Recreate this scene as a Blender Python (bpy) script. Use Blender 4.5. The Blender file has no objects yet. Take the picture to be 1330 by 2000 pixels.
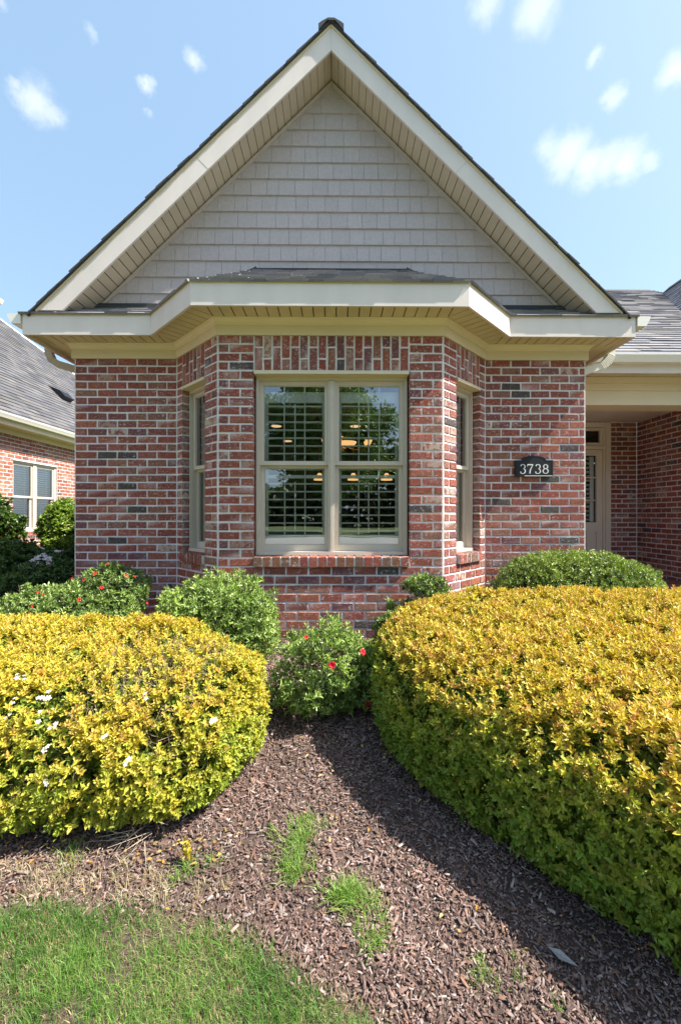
import bpy, math, random
import numpy as np
from mathutils import Vector, Matrix

random.seed(7)
RNG = np.random.default_rng(7)
scene = bpy.context.scene
R = math.radians
CZ = 1.5                      # eye height; heights below are measured from the eye and lifted by this

# ------------------------------------------------------------------ camera
cam_data = bpy.data.cameras.new('camera')
cam = bpy.data.objects.new('camera', cam_data)
scene.collection.objects.link(cam)
cam_data.sensor_fit = 'VERTICAL'
cam_data.sensor_height = 36.0
cam_data.lens = 36.0 * 817 / 2000
cam_data.shift_y = 0.0025
cam_data.clip_start = 0.05
cam_data.clip_end = 800
cam.location = (0, 0, CZ)
cam.rotation_euler = (R(90), 0, R(-0.56))
scene.camera = cam

# ------------------------------------------------------------------ light
SUN = Vector((0.78, -0.15, 1.0)).normalized()
world = bpy.data.worlds.new('World')
scene.world = world
world.use_nodes = True
wn = world.node_tree.nodes
wl = world.node_tree.links
wn.clear()
wout = wn.new('ShaderNodeOutputWorld')
wbg = wn.new('ShaderNodeBackground')
wbg.inputs['Strength'].default_value = 0.115
sky = wn.new('ShaderNodeTexSky')
sky.sky_type = 'NISHITA'
sky.sun_disc = False
sky.sun_elevation = math.asin(SUN.z)
sky.sun_rotation = math.atan2(SUN.x, SUN.y)
sky.altitude = 50
sky.air_density = 1.0
sky.dust_density = 2.3
sky.ozone_density = .8

def pixdir(px, py):
    v = Vector(((px - 665) / 817 + 0.0098, 1.0, (1005 - py) / 817))
    return v.normalized()

def build_clouds():
    """fair weather puffs, placed by compass direction in the sky"""
    puffs = [(78, 205, 46, 1.0), (105, 225, 30, .8), (50, 195, 30, .8), (28, 168, 16, .7), (380, 124, 24, .9), (286, 172, 19, 1.0), (185, 72, 16, .45),
             (1050, 8, 56, .9), (950, -2, 44, .8), (1165, 106, 20, .7), (1203, 181, 28, .8), (1325, 125, 40, 1.0),
             (1075, 285, 34, .7), (1110, 300, 52, 1.0), (1150, 318, 48, 1.0), (1190, 315, 44, .9), (1228, 312, 46, 1.0), (1275, 305, 26, .7),
             (293, 226, 10, .5), (5, 10, 20, .5), (640, -330, 90, .9), (520, -300, 70, .8), (-300, 120, 80, .9), (-380, 150, 60, .9), (1700, 160, 90, .9)]
    geo = wn.new('ShaderNodeTexCoord')
    # bright humid summer air over the whole sky
    air = wn.new('ShaderNodeMixRGB'); air.inputs['Fac'].default_value = .5
    wl.new(sky.outputs['Color'], air.inputs['Color1']); air.inputs['Color2'].default_value = (1.95, 3.0, 4.05, 1)
    # lumpy offset of the look-up direction
    nz = wn.new('ShaderNodeTexNoise')
    nz.inputs['Scale'].default_value = 30
    nz.inputs['Detail'].default_value = 6
    nz.inputs['Roughness'].default_value = .62
    wl.new(geo.outputs['Generated'], nz.inputs['Vector'])
    sub = wn.new('ShaderNodeVectorMath'); sub.operation = 'SUBTRACT'
    wl.new(nz.outputs['Color'], sub.inputs[0]); sub.inputs[1].default_value = (.5, .5, .5)
    sc_ = wn.new('ShaderNodeVectorMath'); sc_.operation = 'SCALE'
    wl.new(sub.outputs[0], sc_.inputs[0]); sc_.inputs['Scale'].default_value = .042
    add = wn.new('ShaderNodeVectorMath'); add.operation = 'ADD'
    wl.new(geo.outputs['Generated'], add.inputs[0]); wl.new(sc_.outputs[0], add.inputs[1])
    acc = None
    for px, py, r, a in puffs:
        d = pixdir(px, py)
        dist = wn.new('ShaderNodeVectorMath'); dist.operation = 'DISTANCE'
        wl.new(add.outputs[0], dist.inputs[0]); dist.inputs[1].default_value = d
        mr = wn.new('ShaderNodeMapRange'); mr.interpolation_type = 'SMOOTHSTEP'
        q = Vector(((px - 665) / 817, 1, (1005 - py) / 817)).length
        wl.new(dist.outputs['Value'], mr.inputs['Value'])
        mr.inputs['From Min'].default_value = r / 817 / q * 1.05
        mr.inputs['From Max'].default_value = r / 817 / q * .1
        mr.inputs['To Min'].default_value = 0
        mr.inputs['To Max'].default_value = a
        if acc is None:
            acc = mr.outputs[0]
        else:
            mx = wn.new('ShaderNodeMath'); mx.operation = 'MAXIMUM'
            wl.new(acc, mx.inputs[0]); wl.new(mr.outputs[0], mx.inputs[1]); acc = mx.outputs[0]
    mul = wn.new('ShaderNodeMath'); mul.operation = 'MULTIPLY'; mul.inputs[1].default_value = .48
    wl.new(acc, mul.inputs[0])
    mix = wn.new('ShaderNodeMixRGB')
    wl.new(mul.outputs[0], mix.inputs['Fac'])
    wl.new(air.outputs['Color'], mix.inputs['Color1'])
    mix.inputs['Color2'].default_value = (5.0, 5.1, 5.3, 1)
    return mix.outputs['Color']

wl.new(build_clouds(), wbg.inputs['Color'])
wl.new(wbg.outputs['Background'], wout.inputs['Surface'])

sun_data = bpy.data.lights.new('sun', 'SUN')
sun_data.energy = 5.0
sun_data.angle = R(0.53)
sun_data.color = (1.0, 0.93, 0.82)
sun = bpy.data.objects.new('sun', sun_data)
scene.collection.objects.link(sun)
sun.rotation_euler = SUN.to_track_quat('Z', 'Y').to_euler()

scene.view_settings.view_transform = 'Standard'
scene.view_settings.look = 'None'
scene.view_settings.exposure = 1.33
scene.view_settings.gamma = 1
scene.view_settings.use_curve_mapping = False
scene.cycles.max_bounces = 8
scene.cycles.transparent_max_bounces = 12
scene.cycles.caustics_reflective = False
scene.cycles.caustics_refractive = False

# ------------------------------------------------------------------ materials
def nodes_of(name):
    m = bpy.data.materials.new(name)
    m.use_nodes = True
    nt = m.node_tree
    return m, nt, nt.nodes, nt.links, nt.nodes['Principled BSDF']

def plain(name, col, rough=.6, metal=0, spec=.5, bump=0, bscale=60, var=0, vscale=3, stretch=None, var2=0, v2scale=40):
    m, nt, N, L, p = nodes_of(name)
    p.inputs['Roughness'].default_value = rough
    p.inputs['Metallic'].default_value = metal
    p.inputs['Specular IOR Level'].default_value = spec
    p.inputs['Base Color'].default_value = (*col, 1)
    geo = N.new('ShaderNodeNewGeometry')
    vec = geo.outputs['Position']
    if stretch:
        mp = N.new('ShaderNodeMapping'); mp.inputs['Scale'].default_value = stretch
        L.new(vec, mp.inputs['Vector']); vec = mp.outputs[0]
    if var:
        nz = N.new('ShaderNodeTexNoise'); nz.inputs['Scale'].default_value = vscale; nz.inputs['Detail'].default_value = 6
        L.new(vec, nz.inputs['Vector'])
        mr = N.new('ShaderNodeMapRange'); mr.inputs['From Min'].default_value = .3; mr.inputs['From Max'].default_value = .7
        mr.inputs['To Min'].default_value = 1 - var; mr.inputs['To Max'].default_value = 1 + var * .6
        L.new(nz.outputs['Fac'], mr.inputs['Value'])
        out = mr.outputs[0]
        if var2:
            n2 = N.new('ShaderNodeTexNoise'); n2.inputs['Scale'].default_value = v2scale; n2.inputs['Detail'].default_value = 4
            L.new(vec, n2.inputs['Vector'])
            m2 = N.new('ShaderNodeMapRange'); m2.inputs['From Min'].default_value = .3; m2.inputs['From Max'].default_value = .7
            m2.inputs['To Min'].default_value = 1 - var2; m2.inputs['To Max'].default_value = 1 + var2
            L.new(n2.outputs['Fac'], m2.inputs['Value'])
            mm = N.new('ShaderNodeMath'); mm.operation = 'MULTIPLY'
            L.new(out, mm.inputs[0]); L.new(m2.outputs[0], mm.inputs[1]); out = mm.outputs[0]
        hs = N.new('ShaderNodeVectorMath'); hs.operation = 'SCALE'
        hs.inputs[0].default_value = col
        L.new(out, hs.inputs['Scale'])
        L.new(hs.outputs[0], p.inputs['Base Color'])
    if bump:
        nb = N.new('ShaderNodeTexNoise'); nb.inputs['Scale'].default_value = bscale; nb.inputs['Detail'].default_value = 5
        L.new(vec, nb.inputs['Vector'])
        b = N.new('ShaderNodeBump'); b.inputs['Strength'].default_value = bump; b.inputs['Distance'].default_value = .004
        L.new(nb.outputs['Fac'], b.inputs['Height']); L.new(b.outputs[0], p.inputs['Normal'])
    return m

def attr_mat(name, rough=.7, spec=.3, trans=0.0, var=.15, vscale=30, bump=0, bscale=80, tcol=None):
    """colour comes from the mesh's own col attribute"""
    m, nt, N, L, p = nodes_of(name)
    p.inputs['Roughness'].default_value = rough
    p.inputs['Specular IOR Level'].default_value = spec
    at = N.new('ShaderNodeAttribute'); at.attribute_name = 'col'
    geo = N.new('ShaderNodeNewGeometry')
    nz = N.new('ShaderNodeTexNoise'); nz.inputs['Scale'].default_value = vscale; nz.inputs['Detail'].default_value = 4
    L.new(geo.outputs['Position'], nz.inputs['Vector'])
    mr = N.new('ShaderNodeMapRange'); mr.inputs['From Min'].default_value = .3; mr.inputs['From Max'].default_value = .7
    mr.inputs['To Min'].default_value = 1 - var; mr.inputs['To Max'].default_value = 1 + var
    L.new(nz.outputs['Fac'], mr.inputs['Value'])
    sc_ = N.new('ShaderNodeVectorMath'); sc_.operation = 'SCALE'
    L.new(at.outputs['Color'], sc_.inputs[0]); L.new(mr.outputs[0], sc_.inputs['Scale'])
    L.new(sc_.outputs[0], p.inputs['Base Color'])
    if bump:
        nb = N.new('ShaderNodeTexNoise'); nb.inputs['Scale'].default_value = bscale; nb.inputs['Detail'].default_value = 5
        L.new(geo.outputs['Position'], nb.inputs['Vector'])
        b = N.new('ShaderNodeBump'); b.inputs['Strength'].default_value = bump; b.inputs['Distance'].default_value = .004
        L.new(nb.outputs['Fac'], b.inputs['Height']); L.new(b.outputs[0], p.inputs['Normal'])
    if trans:
        t = N.new('ShaderNodeBsdfTranslucent')
        tm = N.new('ShaderNodeVectorMath'); tm.operation = 'MULTIPLY'
        L.new(sc_.outputs[0], tm.inputs[0]); tm.inputs[1].default_value = tcol or (1.3, 1.4, .5)
        L.new(tm.outputs[0], t.inputs['Color'])
        mx = N.new('ShaderNodeMixShader'); mx.inputs['Fac'].default_value = trans
        out = N['Material Output'] if 'Material Output' in N else N.new('ShaderNodeOutputMaterial')
        L.new(p.outputs[0], mx.inputs[1]); L.new(t.outputs[0], mx.inputs[2]); L.new(mx.outputs[0], out.inputs['Surface'])
    return m

def brick_mat(name):
    """fired clay: colour per brick from the mesh, with white lime smears, cream chips and pitted relief"""
    m, nt, N, L, p = nodes_of(name)
    p.inputs['Roughness'].default_value = .85
    p.inputs['Specular IOR Level'].default_value = .25
    at = N.new('ShaderNodeAttribute'); at.attribute_name = 'col'
    geo = N.new('ShaderNodeNewGeometry')
    P = geo.outputs['Position']
    def noise(scale, detail=5, rough=.55, vec=P):
        n = N.new('ShaderNodeTexNoise'); n.inputs['Scale'].default_value = scale
        n.inputs['Detail'].default_value = detail; n.inputs['Roughness'].default_value = rough
        L.new(vec, n.inputs['Vector']); return n.outputs['Fac']
    def mapr(v, a, b, c=0, d=1):
        r = N.new('ShaderNodeMapRange'); r.inputs['From Min'].default_value = a; r.inputs['From Max'].default_value = b
        r.inputs['To Min'].default_value = c; r.inputs['To Max'].default_value = d
        L.new(v, r.inputs['Value']); return r.outputs[0]
    def math_(op, a, b):
        k = N.new('ShaderNodeMath'); k.operation = op
        for i, s in enumerate((a, b)):
            if isinstance(s, (int, float)): k.inputs[i].default_value = s
            else: L.new(s, k.inputs[i])
        return k.outputs[0]
    def mix(f, a, b):
        k = N.new('ShaderNodeMixRGB'); L.new(f, k.inputs['Fac'])
        for s, nm in ((a, 'Color1'), (b, 'Color2')):
            if isinstance(s, tuple): k.inputs[nm].default_value = (*s, 1)
            else: L.new(s, k.inputs[nm])
        return k.outputs[0]
    v = mapr(noise(45, 6), .3, .7, .72, 1.25)
    sc_ = N.new('ShaderNodeVectorMath'); sc_.operation = 'SCALE'
    L.new(at.outputs['Color'], sc_.inputs[0]); L.new(v, sc_.inputs['Scale'])
    # dark kiln marks
    dark = math_('MULTIPLY', mapr(noise(13, 3), .66, .72), .75)
    c1 = mix(dark, sc_.outputs[0], (.055, .045, .05))
    # cream chips only on bricks flagged through the alpha channel
    chip = math_('MULTIPLY', mapr(noise(24, 4, .6), .44, .52), at.outputs['Alpha'])
    c2 = mix(chip, c1, (.44, .34, .28))
    # lime smears: streaky, stronger in large drifting areas
    mp = N.new('ShaderNodeMapping'); mp.inputs['Scale'].default_value = (1, 1, 1.7); L.new(P, mp.inputs['Vector'])
    sm = math_('MULTIPLY', mapr(noise(38, 8, .7, mp.outputs[0]), .55, .66), mapr(noise(1.7, 3), .40, .62, .12, .9))
    c3 = mix(sm, c2, (.62, .57, .57))
    wash = math_('MULTIPLY', mapr(noise(19, 7, .72, mp.outputs[0]), .56, .68), mapr(noise(2.6, 2), .42, .62, .18, .85))
    c4 = mix(wash, c3, (.60, .53, .52))
    L.new(c4, p.inputs['Base Color'])
    b = N.new('ShaderNodeBump'); b.inputs['Strength'].default_value = .6; b.inputs['Distance'].default_value = .004
    L.new(noise(90, 6, .65), b.inputs['Height']); L.new(b.outputs[0], p.inputs['Normal'])
    return m

def glass_mat(name, refl=.25, tint=(.99, 1, .99)):
    m = bpy.data.materials.new(name); m.use_nodes = True
    N = m.node_tree.nodes; L = m.node_tree.links; N.clear()
    out = N.new('ShaderNodeOutputMaterial'); g = N.new('ShaderNodeBsdfGlossy'); t = N.new('ShaderNodeBsdfTransparent')
    g.inputs['Roughness'].default_value = 0.0; g.inputs['Color'].default_value = (.95, .98, 1, 1)
    t.inputs['Color'].default_value = (*tint, 1)
    fr = N.new('ShaderNodeFresnel'); fr.inputs['IOR'].default_value = 1.5
    a = N.new('ShaderNodeMath'); a.operation = 'ADD'; a.use_clamp = True; a.inputs[1].default_value = refl - .04
    L.new(fr.outputs[0], a.inputs[0])
    # faint waviness of old float glass
    geo = N.new('ShaderNodeNewGeometry'); nz = N.new('ShaderNodeTexNoise'); nz.inputs['Scale'].default_value = 2.2; nz.inputs['Detail'].default_value = 1
    L.new(geo.outputs['Position'], nz.inputs['Vector'])
    b = N.new('ShaderNodeBump'); b.inputs['Strength'].default_value = .12; b.inputs['Distance'].default_value = .01
    L.new(nz.outputs['Fac'], b.inputs['Height']); L.new(b.outputs[0], g.inputs['Normal'])
    mx = N.new('ShaderNodeMixShader')
    L.new(a.outputs[0], mx.inputs[0]); L.new(t.outputs[0], mx.inputs[1]); L.new(g.outputs[0], mx.inputs[2]); L.new(mx.outputs[0], out.inputs['Surface'])
    return m

def emit_mat(name, col, s):
    m, nt, N, L, p = nodes_of(name)
    p.inputs['Base Color'].default_value = (*col, 1)
    p.inputs['Emission Color'].default_value = (*col, 1)
    p.inputs['Emission Strength'].default_value = s
    return m

M = {}
M['brick'] = brick_mat('brick_clay')
M['mortar'] = plain('mortar', (.70, .665, .68), .95, bump=.8, bscale=120, var=.18, vscale=9, var2=.12, v2scale=90)
M['fascia'] = plain('fascia_paint', (.72, .65, .61), .5, var=.05, vscale=1.3, var2=.05, v2scale=5, stretch=(1, 1, .25))
M['frieze'] = plain('frieze_paint_bounce', (.70, .595, .41), .5, var=.05, vscale=2)  # warm light bounced off the hedges is mixed into this cream
M['soffit'] = plain('soffit_vinyl_bounce', (.62, .525, .35), .55, var=.08, vscale=4)  # yellow bounce from the bushes below is put into the base colour
M['soffit_gap'] = plain('soffit_gap', (.12, .10, .07), .8)
M['rake_soffit'] = plain('rake_soffit_vinyl', (.56, .47, .37), .55, var=.06, vscale=4)
M['siding'] = attr_mat('siding_shake', .65, .3, var=.07, vscale=40, bump=.5, bscale=70)
M['siding_trim'] = plain('siding_trim', (.47, .405, .375), .6)
M['shingle'] = attr_mat('asphalt_shingle', .9, .25, var=.3, vscale=260, bump=.9, bscale=300)
M['shingle_dark'] = plain('shingle_edge', (.045, .047, .055), .9, bump=.8, bscale=200)
M['window'] = plain('window_vinyl', (.55, .49, .42), .45, var=.04, vscale=5)
M['glass'] = glass_mat('window_glass', .24)
M['shutter'] = plain('shutter_paint', (.86, .86, .82), .45)
M['gutter'] = plain('gutter_metal', (.78, .76, .70), .35)
M['downspout'] = plain('downspout_metal', (.42, .33, .22), .4)
M['room'] = plain('room_paint_dimmed', (.10, .085, .07), .9)  # pale walls in reality; the dimness indoors is put into the colour
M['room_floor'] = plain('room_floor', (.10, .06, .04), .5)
M['bark'] = plain('twig_bark', (.17, .12, .085), .9, var=.3, vscale=30)
M['leaf'] = attr_mat('leaf', .42, .45, trans=.3, var=.12, vscale=60, tcol=(1.2, 1.25, .7))
M['leaf_glossy'] = attr_mat('leaf_glossy', .32, .5, trans=.22, var=.12, vscale=60, tcol=(1.2, 1.5, .5))
M['flower'] = attr_mat('petal', .6, .3, trans=.3, var=.05, tcol=(1, 1, 1))
M['mulch'] = attr_mat('mulch_bark', .8, .3, var=.22, vscale=160)
M['soil'] = plain('soil', (.075, .05, .04), .95, bump=1, bscale=60, var=.3, vscale=20)
M['grass'] = attr_mat('grass_blade', .55, .35, trans=.25, var=.1)
M['lawn'] = plain('lawn_far', (.10, .135, .05), .95, bump=1, bscale=20, var=.3, vscale=1.5, var2=.3, v2scale=60)
M['black'] = plain('plaque_black', (.010, .012, .018), .5, spec=.3, bump=.3, bscale=200)
M['number_white'] = plain('number_white', (.75, .76, .74), .4)
M['concrete'] = plain('concrete', (.42, .41, .38), .9, var=.1, vscale=2, bump=.4)
M['asphalt'] = plain('road_concrete', (.33, .32, .31), .9, var=.12, vscale=.6, bump=.4)
M['lamp'] = emit_mat('lamp_shade_glow', (1.0, .55, .20), .5)
M['lamp_soft'] = emit_mat('ceiling_light_glow', (1.0, .62, .30), .45)
M['brass'] = plain('brass', (.35, .22, .08), .35, metal=.8)
M['door'] = plain('door_paint', (.68, .60, .50), .45, var=.04)
M['dark_glass'] = glass_mat('transom_glass', .045, (.85, .85, .85))

# ------------------------------------------------------------------ object helpers
COL = scene.collection

class MB:
    """collects polygons (world coordinates) for one mesh"""
    def __init__(s):
        s.v = []; s.f = []; s.c = []
    def add(s, pts, faces, col=None):
        b = len(s.v)
        s.v.extend([tuple(p) for p in pts])
        s.f.extend([tuple(i + b for i in f) for f in faces])
        s.c.extend([col or (1, 1, 1, 1)] * len(pts))
    def poly(s, pts, col=None):
        s.add(pts, [tuple(range(len(pts)))], col)
    def box(s, a, b, col=None, F=None):
        """axis aligned box, or in frame F (origin, U, Z, N)"""
        (x0, y0, z0), (x1, y1, z1) = a, b
        P = [(x, y, z) for z in (z0, z1) for y in (y0, y1) for x in (x0, x1)]
        if F: P = [F(*p) for p in P]
        s.add(P, [(0, 2, 3, 1), (4, 5, 7, 6), (0, 1, 5, 4), (2, 6, 7, 3), (0, 4, 6, 2), (1, 3, 7, 5)], col)
    def prism(s, pts2, extr, col=None):
        """closed ring of 3D points pushed along the vector extr"""
        n = len(pts2); e = Vector(extr)
        P = [Vector(p) for p in pts2] + [Vector(p) + e for p in pts2]
        F = [tuple(range(n))[::-1], tuple(range(n, 2 * n))] + [(i, (i + 1) % n, n + (i + 1) % n, n + i) for i in range(n)]
        s.add(P, F, col)
    def sweep(s, path, prof, ups=None, closed_prof=True, col=None, cap=True):
        """2D profile (right, up) swept along a 3D path"""
        n = len(prof); rings = []
        path = [Vector(p) for p in path]
        for i, p in enumerate(path):
            d = (path[min(i + 1, len(path) - 1)] - path[max(i - 1, 0)]).normalized()
            up = Vector(ups[i]) if ups else Vector((0, 0, 1))
            side = d.cross(up).normalized(); u2 = side.cross(d).normalized()
            rings.append([p + side * a + u2 * b for a, b in prof])
        P = [q for r in rings for q in r]
        F = []
        for i in range(len(path) - 1):
            for k in range(n):
                k2 = (k + 1) % n
                F.append((i * n + k, i * n + k2, (i + 1) * n + k2, (i + 1) * n + k))
        if cap:
            F.append(tuple(range(n))[::-1]); F.append(tuple(range((len(path) - 1) * n, len(path) * n)))
        s.add(P, F, col)
    def tube(s, path, radii, n=6, col=None):
        path = [Vector(p) for p in path]
        P = []; F = []
        for i, p in enumerate(path):
            d = (path[min(i + 1, len(path) - 1)] - path[max(i - 1, 0)]).normalized()
            up = Vector((0, 0, 1)) if abs(d.z) < .9 else Vector((1, 0, 0))
            a = d.cross(up).normalized(); b = a.cross(d)
            r = radii[i] if isinstance(radii, (list, tuple)) else radii
            for k in range(n):
                t = 2 * math.pi * k / n
                P.append(p + a * r * math.cos(t) + b * r * math.sin(t))
        for i in range(len(path) - 1):
            for k in range(n):
                k2 = (k + 1) % n
                F.append((i * n + k, i * n + k2, (i + 1) * n + k2, (i + 1) * n + k))
        F.append(tuple(range(n))[::-1]); F.append(tuple(range((len(path) - 1) * n, len(path) * n)))
        s.add(P, F, col)
    def lathe(s, o, prof, n=20, col=None):
        P = []; F = []
        for r, z in prof:
            for k in range(n):
                t = 2 * math.pi * k / n
                P.append((o[0] + r * math.cos(t), o[1] + r * math.sin(t), o[2] + z))
        for i in range(len(prof) - 1):
            for k in range(n):
                k2 = (k + 1) % n
                F.append((i * n + k, i * n + k2, (i + 1) * n + k2, (i + 1) * n + k))
        F.append(tuple(range(n))[::-1]); F.append(tuple(range((len(prof) - 1) * n, len(prof) * n)))
        s.add(P, F, col)
    def mesh(s, name, mat):
        me = bpy.data.meshes.new(name)
        me.from_pydata(s.v, [], s.f)
        ca = me.color_attributes.new('col', 'FLOAT_COLOR', 'POINT')
        cols = np.array([c if len(c) == 4 else (*c, 1) for c in s.c], dtype=np.float32)
        ca.data.foreach_set('color', cols.ravel())
        for m in (mat if isinstance(mat, (list, tuple)) else [mat]):
            me.materials.append(m)
        return me
    def build(s, name, mat, parent=None, **tags):
        return place(name, s.mesh(name, mat), parent, **tags)

def place(name, me, parent=None, loc=None, rot=None, **tags):
    o = bpy.data.objects.new(name, me)
    COL.objects.link(o)
    if parent:
        o.parent = parent
        w = parent.get('_w')
        if w is not None:
            o.matrix_parent_inverse = Matrix.Translation(-Vector(w))
    if loc is not None: o.location = loc
    if rot is not None: o.rotation_euler = rot
    tag(o, **tags)
    return o

def tag(o, label=None, cat=None, group=None, kind=None):
    if label: o['label'] = label
    if cat: o['category'] = cat
    if group: o['group'] = group
    if kind: o['kind'] = kind
    return o

def thing(name, loc, label, cat, group=None):
    o = bpy.data.objects.new(name, None)
    COL.objects.link(o)
    o.location = loc
    o.empty_display_size = .2
    o['_w'] = tuple(loc)
    return tag(o, label, cat, group)

def frame(o, u):
    """wall frame: u along the wall, v up (eye-relative), w outwards"""
    O = Vector((o[0], o[1], CZ)); U = Vector((u[0], u[1], 0)).normalized(); Z = Vector((0, 0, 1)); Nn = U.cross(Z)
    def f(a, v, w): return O + U * a + Z * v + Nn * w      # note: called as F(u, v, w)
    f.O, f.U, f.Nn = O, U, Nn
    return f

def fbox(mb, F, u0, u1, v0, v1, w0, w1, col=None):
    mb.box((u0, v0, w0), (u1, v1, w1), col, F)

def clip(poly, clipper):
    """Sutherland-Hodgman, clipper convex counter-clockwise, 2D"""
    out = list(poly)
    n = len(clipper)
    for i in range(n):
        ax, ay = clipper[i]; bx, by = clipper[(i + 1) % n]
        inp, out = out, []
        if not inp: break
        def side(p): return (bx - ax) * (p[1] - ay) - (by - ay) * (p[0] - ax)
        for k in range(len(inp)):
            p, q = inp[k], inp[(k + 1) % len(inp)]
            sp, sq = side(p), side(q)
            if sp >= 0: out.append(p)
            if (sp >= 0) != (sq >= 0):
                t = sp / (sp - sq)
                out.append((p[0] + (q[0] - p[0]) * t, p[1] + (q[1] - p[1]) * t))
    # drop doubled points
    res = []
    for p in out:
        if not res or (abs(p[0] - res[-1][0]) + abs(p[1] - res[-1][1])) > 1e-4: res.append(p)
    if len(res) > 2 and (abs(res[0][0] - res[-1][0]) + abs(res[0][1] - res[-1][1])) < 1e-4: res.pop()
    return res if len(res) > 2 else []

def area2(p):
    return abs(sum(p[i][0] * p[(i + 1) % len(p)][1] - p[(i + 1) % len(p)][0] * p[i][1] for i in range(len(p)))) / 2

def tabs(poly, O, U, V, course, wmin, wmax, thick, lift, colf, gap=.002, v0=None, jit=0, base=.001):
    """rows of overlapping tabs clipped to a convex outline; yields (MB) for each tab.
    U across, V up the slope, normal U x V. thick = butt thickness, lift = extra random butt thickness"""
    O = Vector(O); U = Vector(U).normalized(); V = Vector(V).normalized(); Nn = U.cross(V).normalized()
    us = [p[0] for p in poly]; vs = [p[1] for p in poly]
    v = (min(vs) if v0 is None else v0)
    row = 0
    while v < max(vs):
        u = min(us) - random.random() * wmax
        while u < max(us):
            w = random.uniform(wmin, wmax)
            j = random.uniform(-jit, jit)
            c = clip([(u + gap / 2, v + j), (u + w - gap / 2, v + j), (u + w - gap / 2, v + course), (u + gap / 2, v + course)], poly)
            if c and area2(c) > 2e-5:
                mb = MB()
                t = thick + random.random() * lift
                col = colf()
                lo = min(p[1] for p in c)
                def h(p): return base + t * max(0, 1 - (p[1] - v - j) / course) if True else t
                top = [O + U * p[0] + V * p[1] + Nn * h(p) for p in c]
                bot = [O + U * p[0] + V * p[1] - Nn * .002 for p in c]
                n = len(c)
                mb.add(top + bot, [tuple(range(n))] + [(i, n + i, n + (i + 1) % n, (i + 1) % n) for i in range(n)], col)
                yield mb
            u += w
        v += course; row += 1

def join(mbs):
    m = MB()
    for b in mbs:
        k = len(m.v)
        m.v.extend(b.v); m.c.extend(b.c); m.f.extend([tuple(i + k for i in f) for f in b.f])
    return m

# ------------------------------------------------------------------ bricks
BH = .0797           # course height
BL = .203            # stretcher with joint
JT = .016

def brick_colour():
    r = random.random()
    a = 0.0
    if r < .34: c = (.27, .068, .048)
    elif r < .50: c = (.22, .066, .058)
    elif r < .74: c = (.30, .088, .060)
    elif r < .84: c = (.18, .064, .066)
    elif r < .90: c = (.27, .11, .08)
    elif r < .922: c = (.085, .056, .058)
    else: c = (.29, .085, .065)
    if random.random() < .04: a = 1.0
    elif random.random() < .06: a = .5
    k = random.uniform(.8, 1.08); c = (c[0], c[1] * 1.08 + .004, c[2] * 1.08 + .004)
    return (c[0] * k, c[1] * k * random.uniform(.93, 1.07), c[2] * k * random.uniform(.9, 1.1), a)

def brick_cols(c):
    """per-corner colours: lime left on the worn arrises and now and then across a corner"""
    def mx(t): return (c[0] + (.62 - c[0]) * t, c[1] + (.58 - c[1]) * t, c[2] + (.58 - c[2]) * t, c[3])
    return [c] * 4 + [mx(max(0, random.uniform(-.25, .5))) for _ in range(4)] + [mx(random.uniform(.1, .6) if random.random() < .07 else 0) for _ in range(4)]

def brick_local(w, h, d=.0065):
    """front-facing clay brick, corner at 0,0; u, v, w axes; worn edges"""
    j = lambda s: random.uniform(-s, s)
    e = .0035
    back = [(0, 0, -.085), (w, 0, -.085), (w, h, -.085), (0, h, -.085)]
    p = d + j(.0015)
    ring = [(j(.003), j(.0025), p - e), (w + j(.003), j(.0025), p - e), (w + j(.003), h + j(.0025), p - e), (j(.003), h + j(.0025), p - e)]
    fr = [(e + j(.003), e + j(.0015), p + j(.0008)), (w - e + j(.0012), e + j(.0012), p + j(.0008)), (w - e + j(.0012), h - e + j(.0012), p + j(.0008)), (e + j(.0012), h - e + j(.0012), p + j(.0008))]
    P = back + ring + fr
    F = [(8, 9, 10, 11)]
    for a, b in ((0, 4), (4, 8)):
        for i in range(4):
            F.append((a + i, a + (i + 1) % 4, b + (i + 1) % 4, b + i))
    return P, F

_bcache = {}
def brick_mesh(w, h, warm=False):
    key = (round(w, 3), round(h, 3), random.randrange(18), warm)
    if key not in _bcache:
        P, F = brick_local(key[0], key[1])
        cc = brick_colour()
        if warm: cc = (cc[0] * 1.2, cc[1] * 1.2, cc[2] * .95, cc[3] * .3)
        mb = MB(); mb.add(P, F, cc); mb.c = brick_cols(cc)
        # local axes: x along wall, y up -> z, w outwards -> -y
        mb.v = [(p[0], -p[2], p[1]) for p in mb.v]
        _bcache[key] = mb.mesh('brick', M['brick'])
    return _bcache[key]

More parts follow.
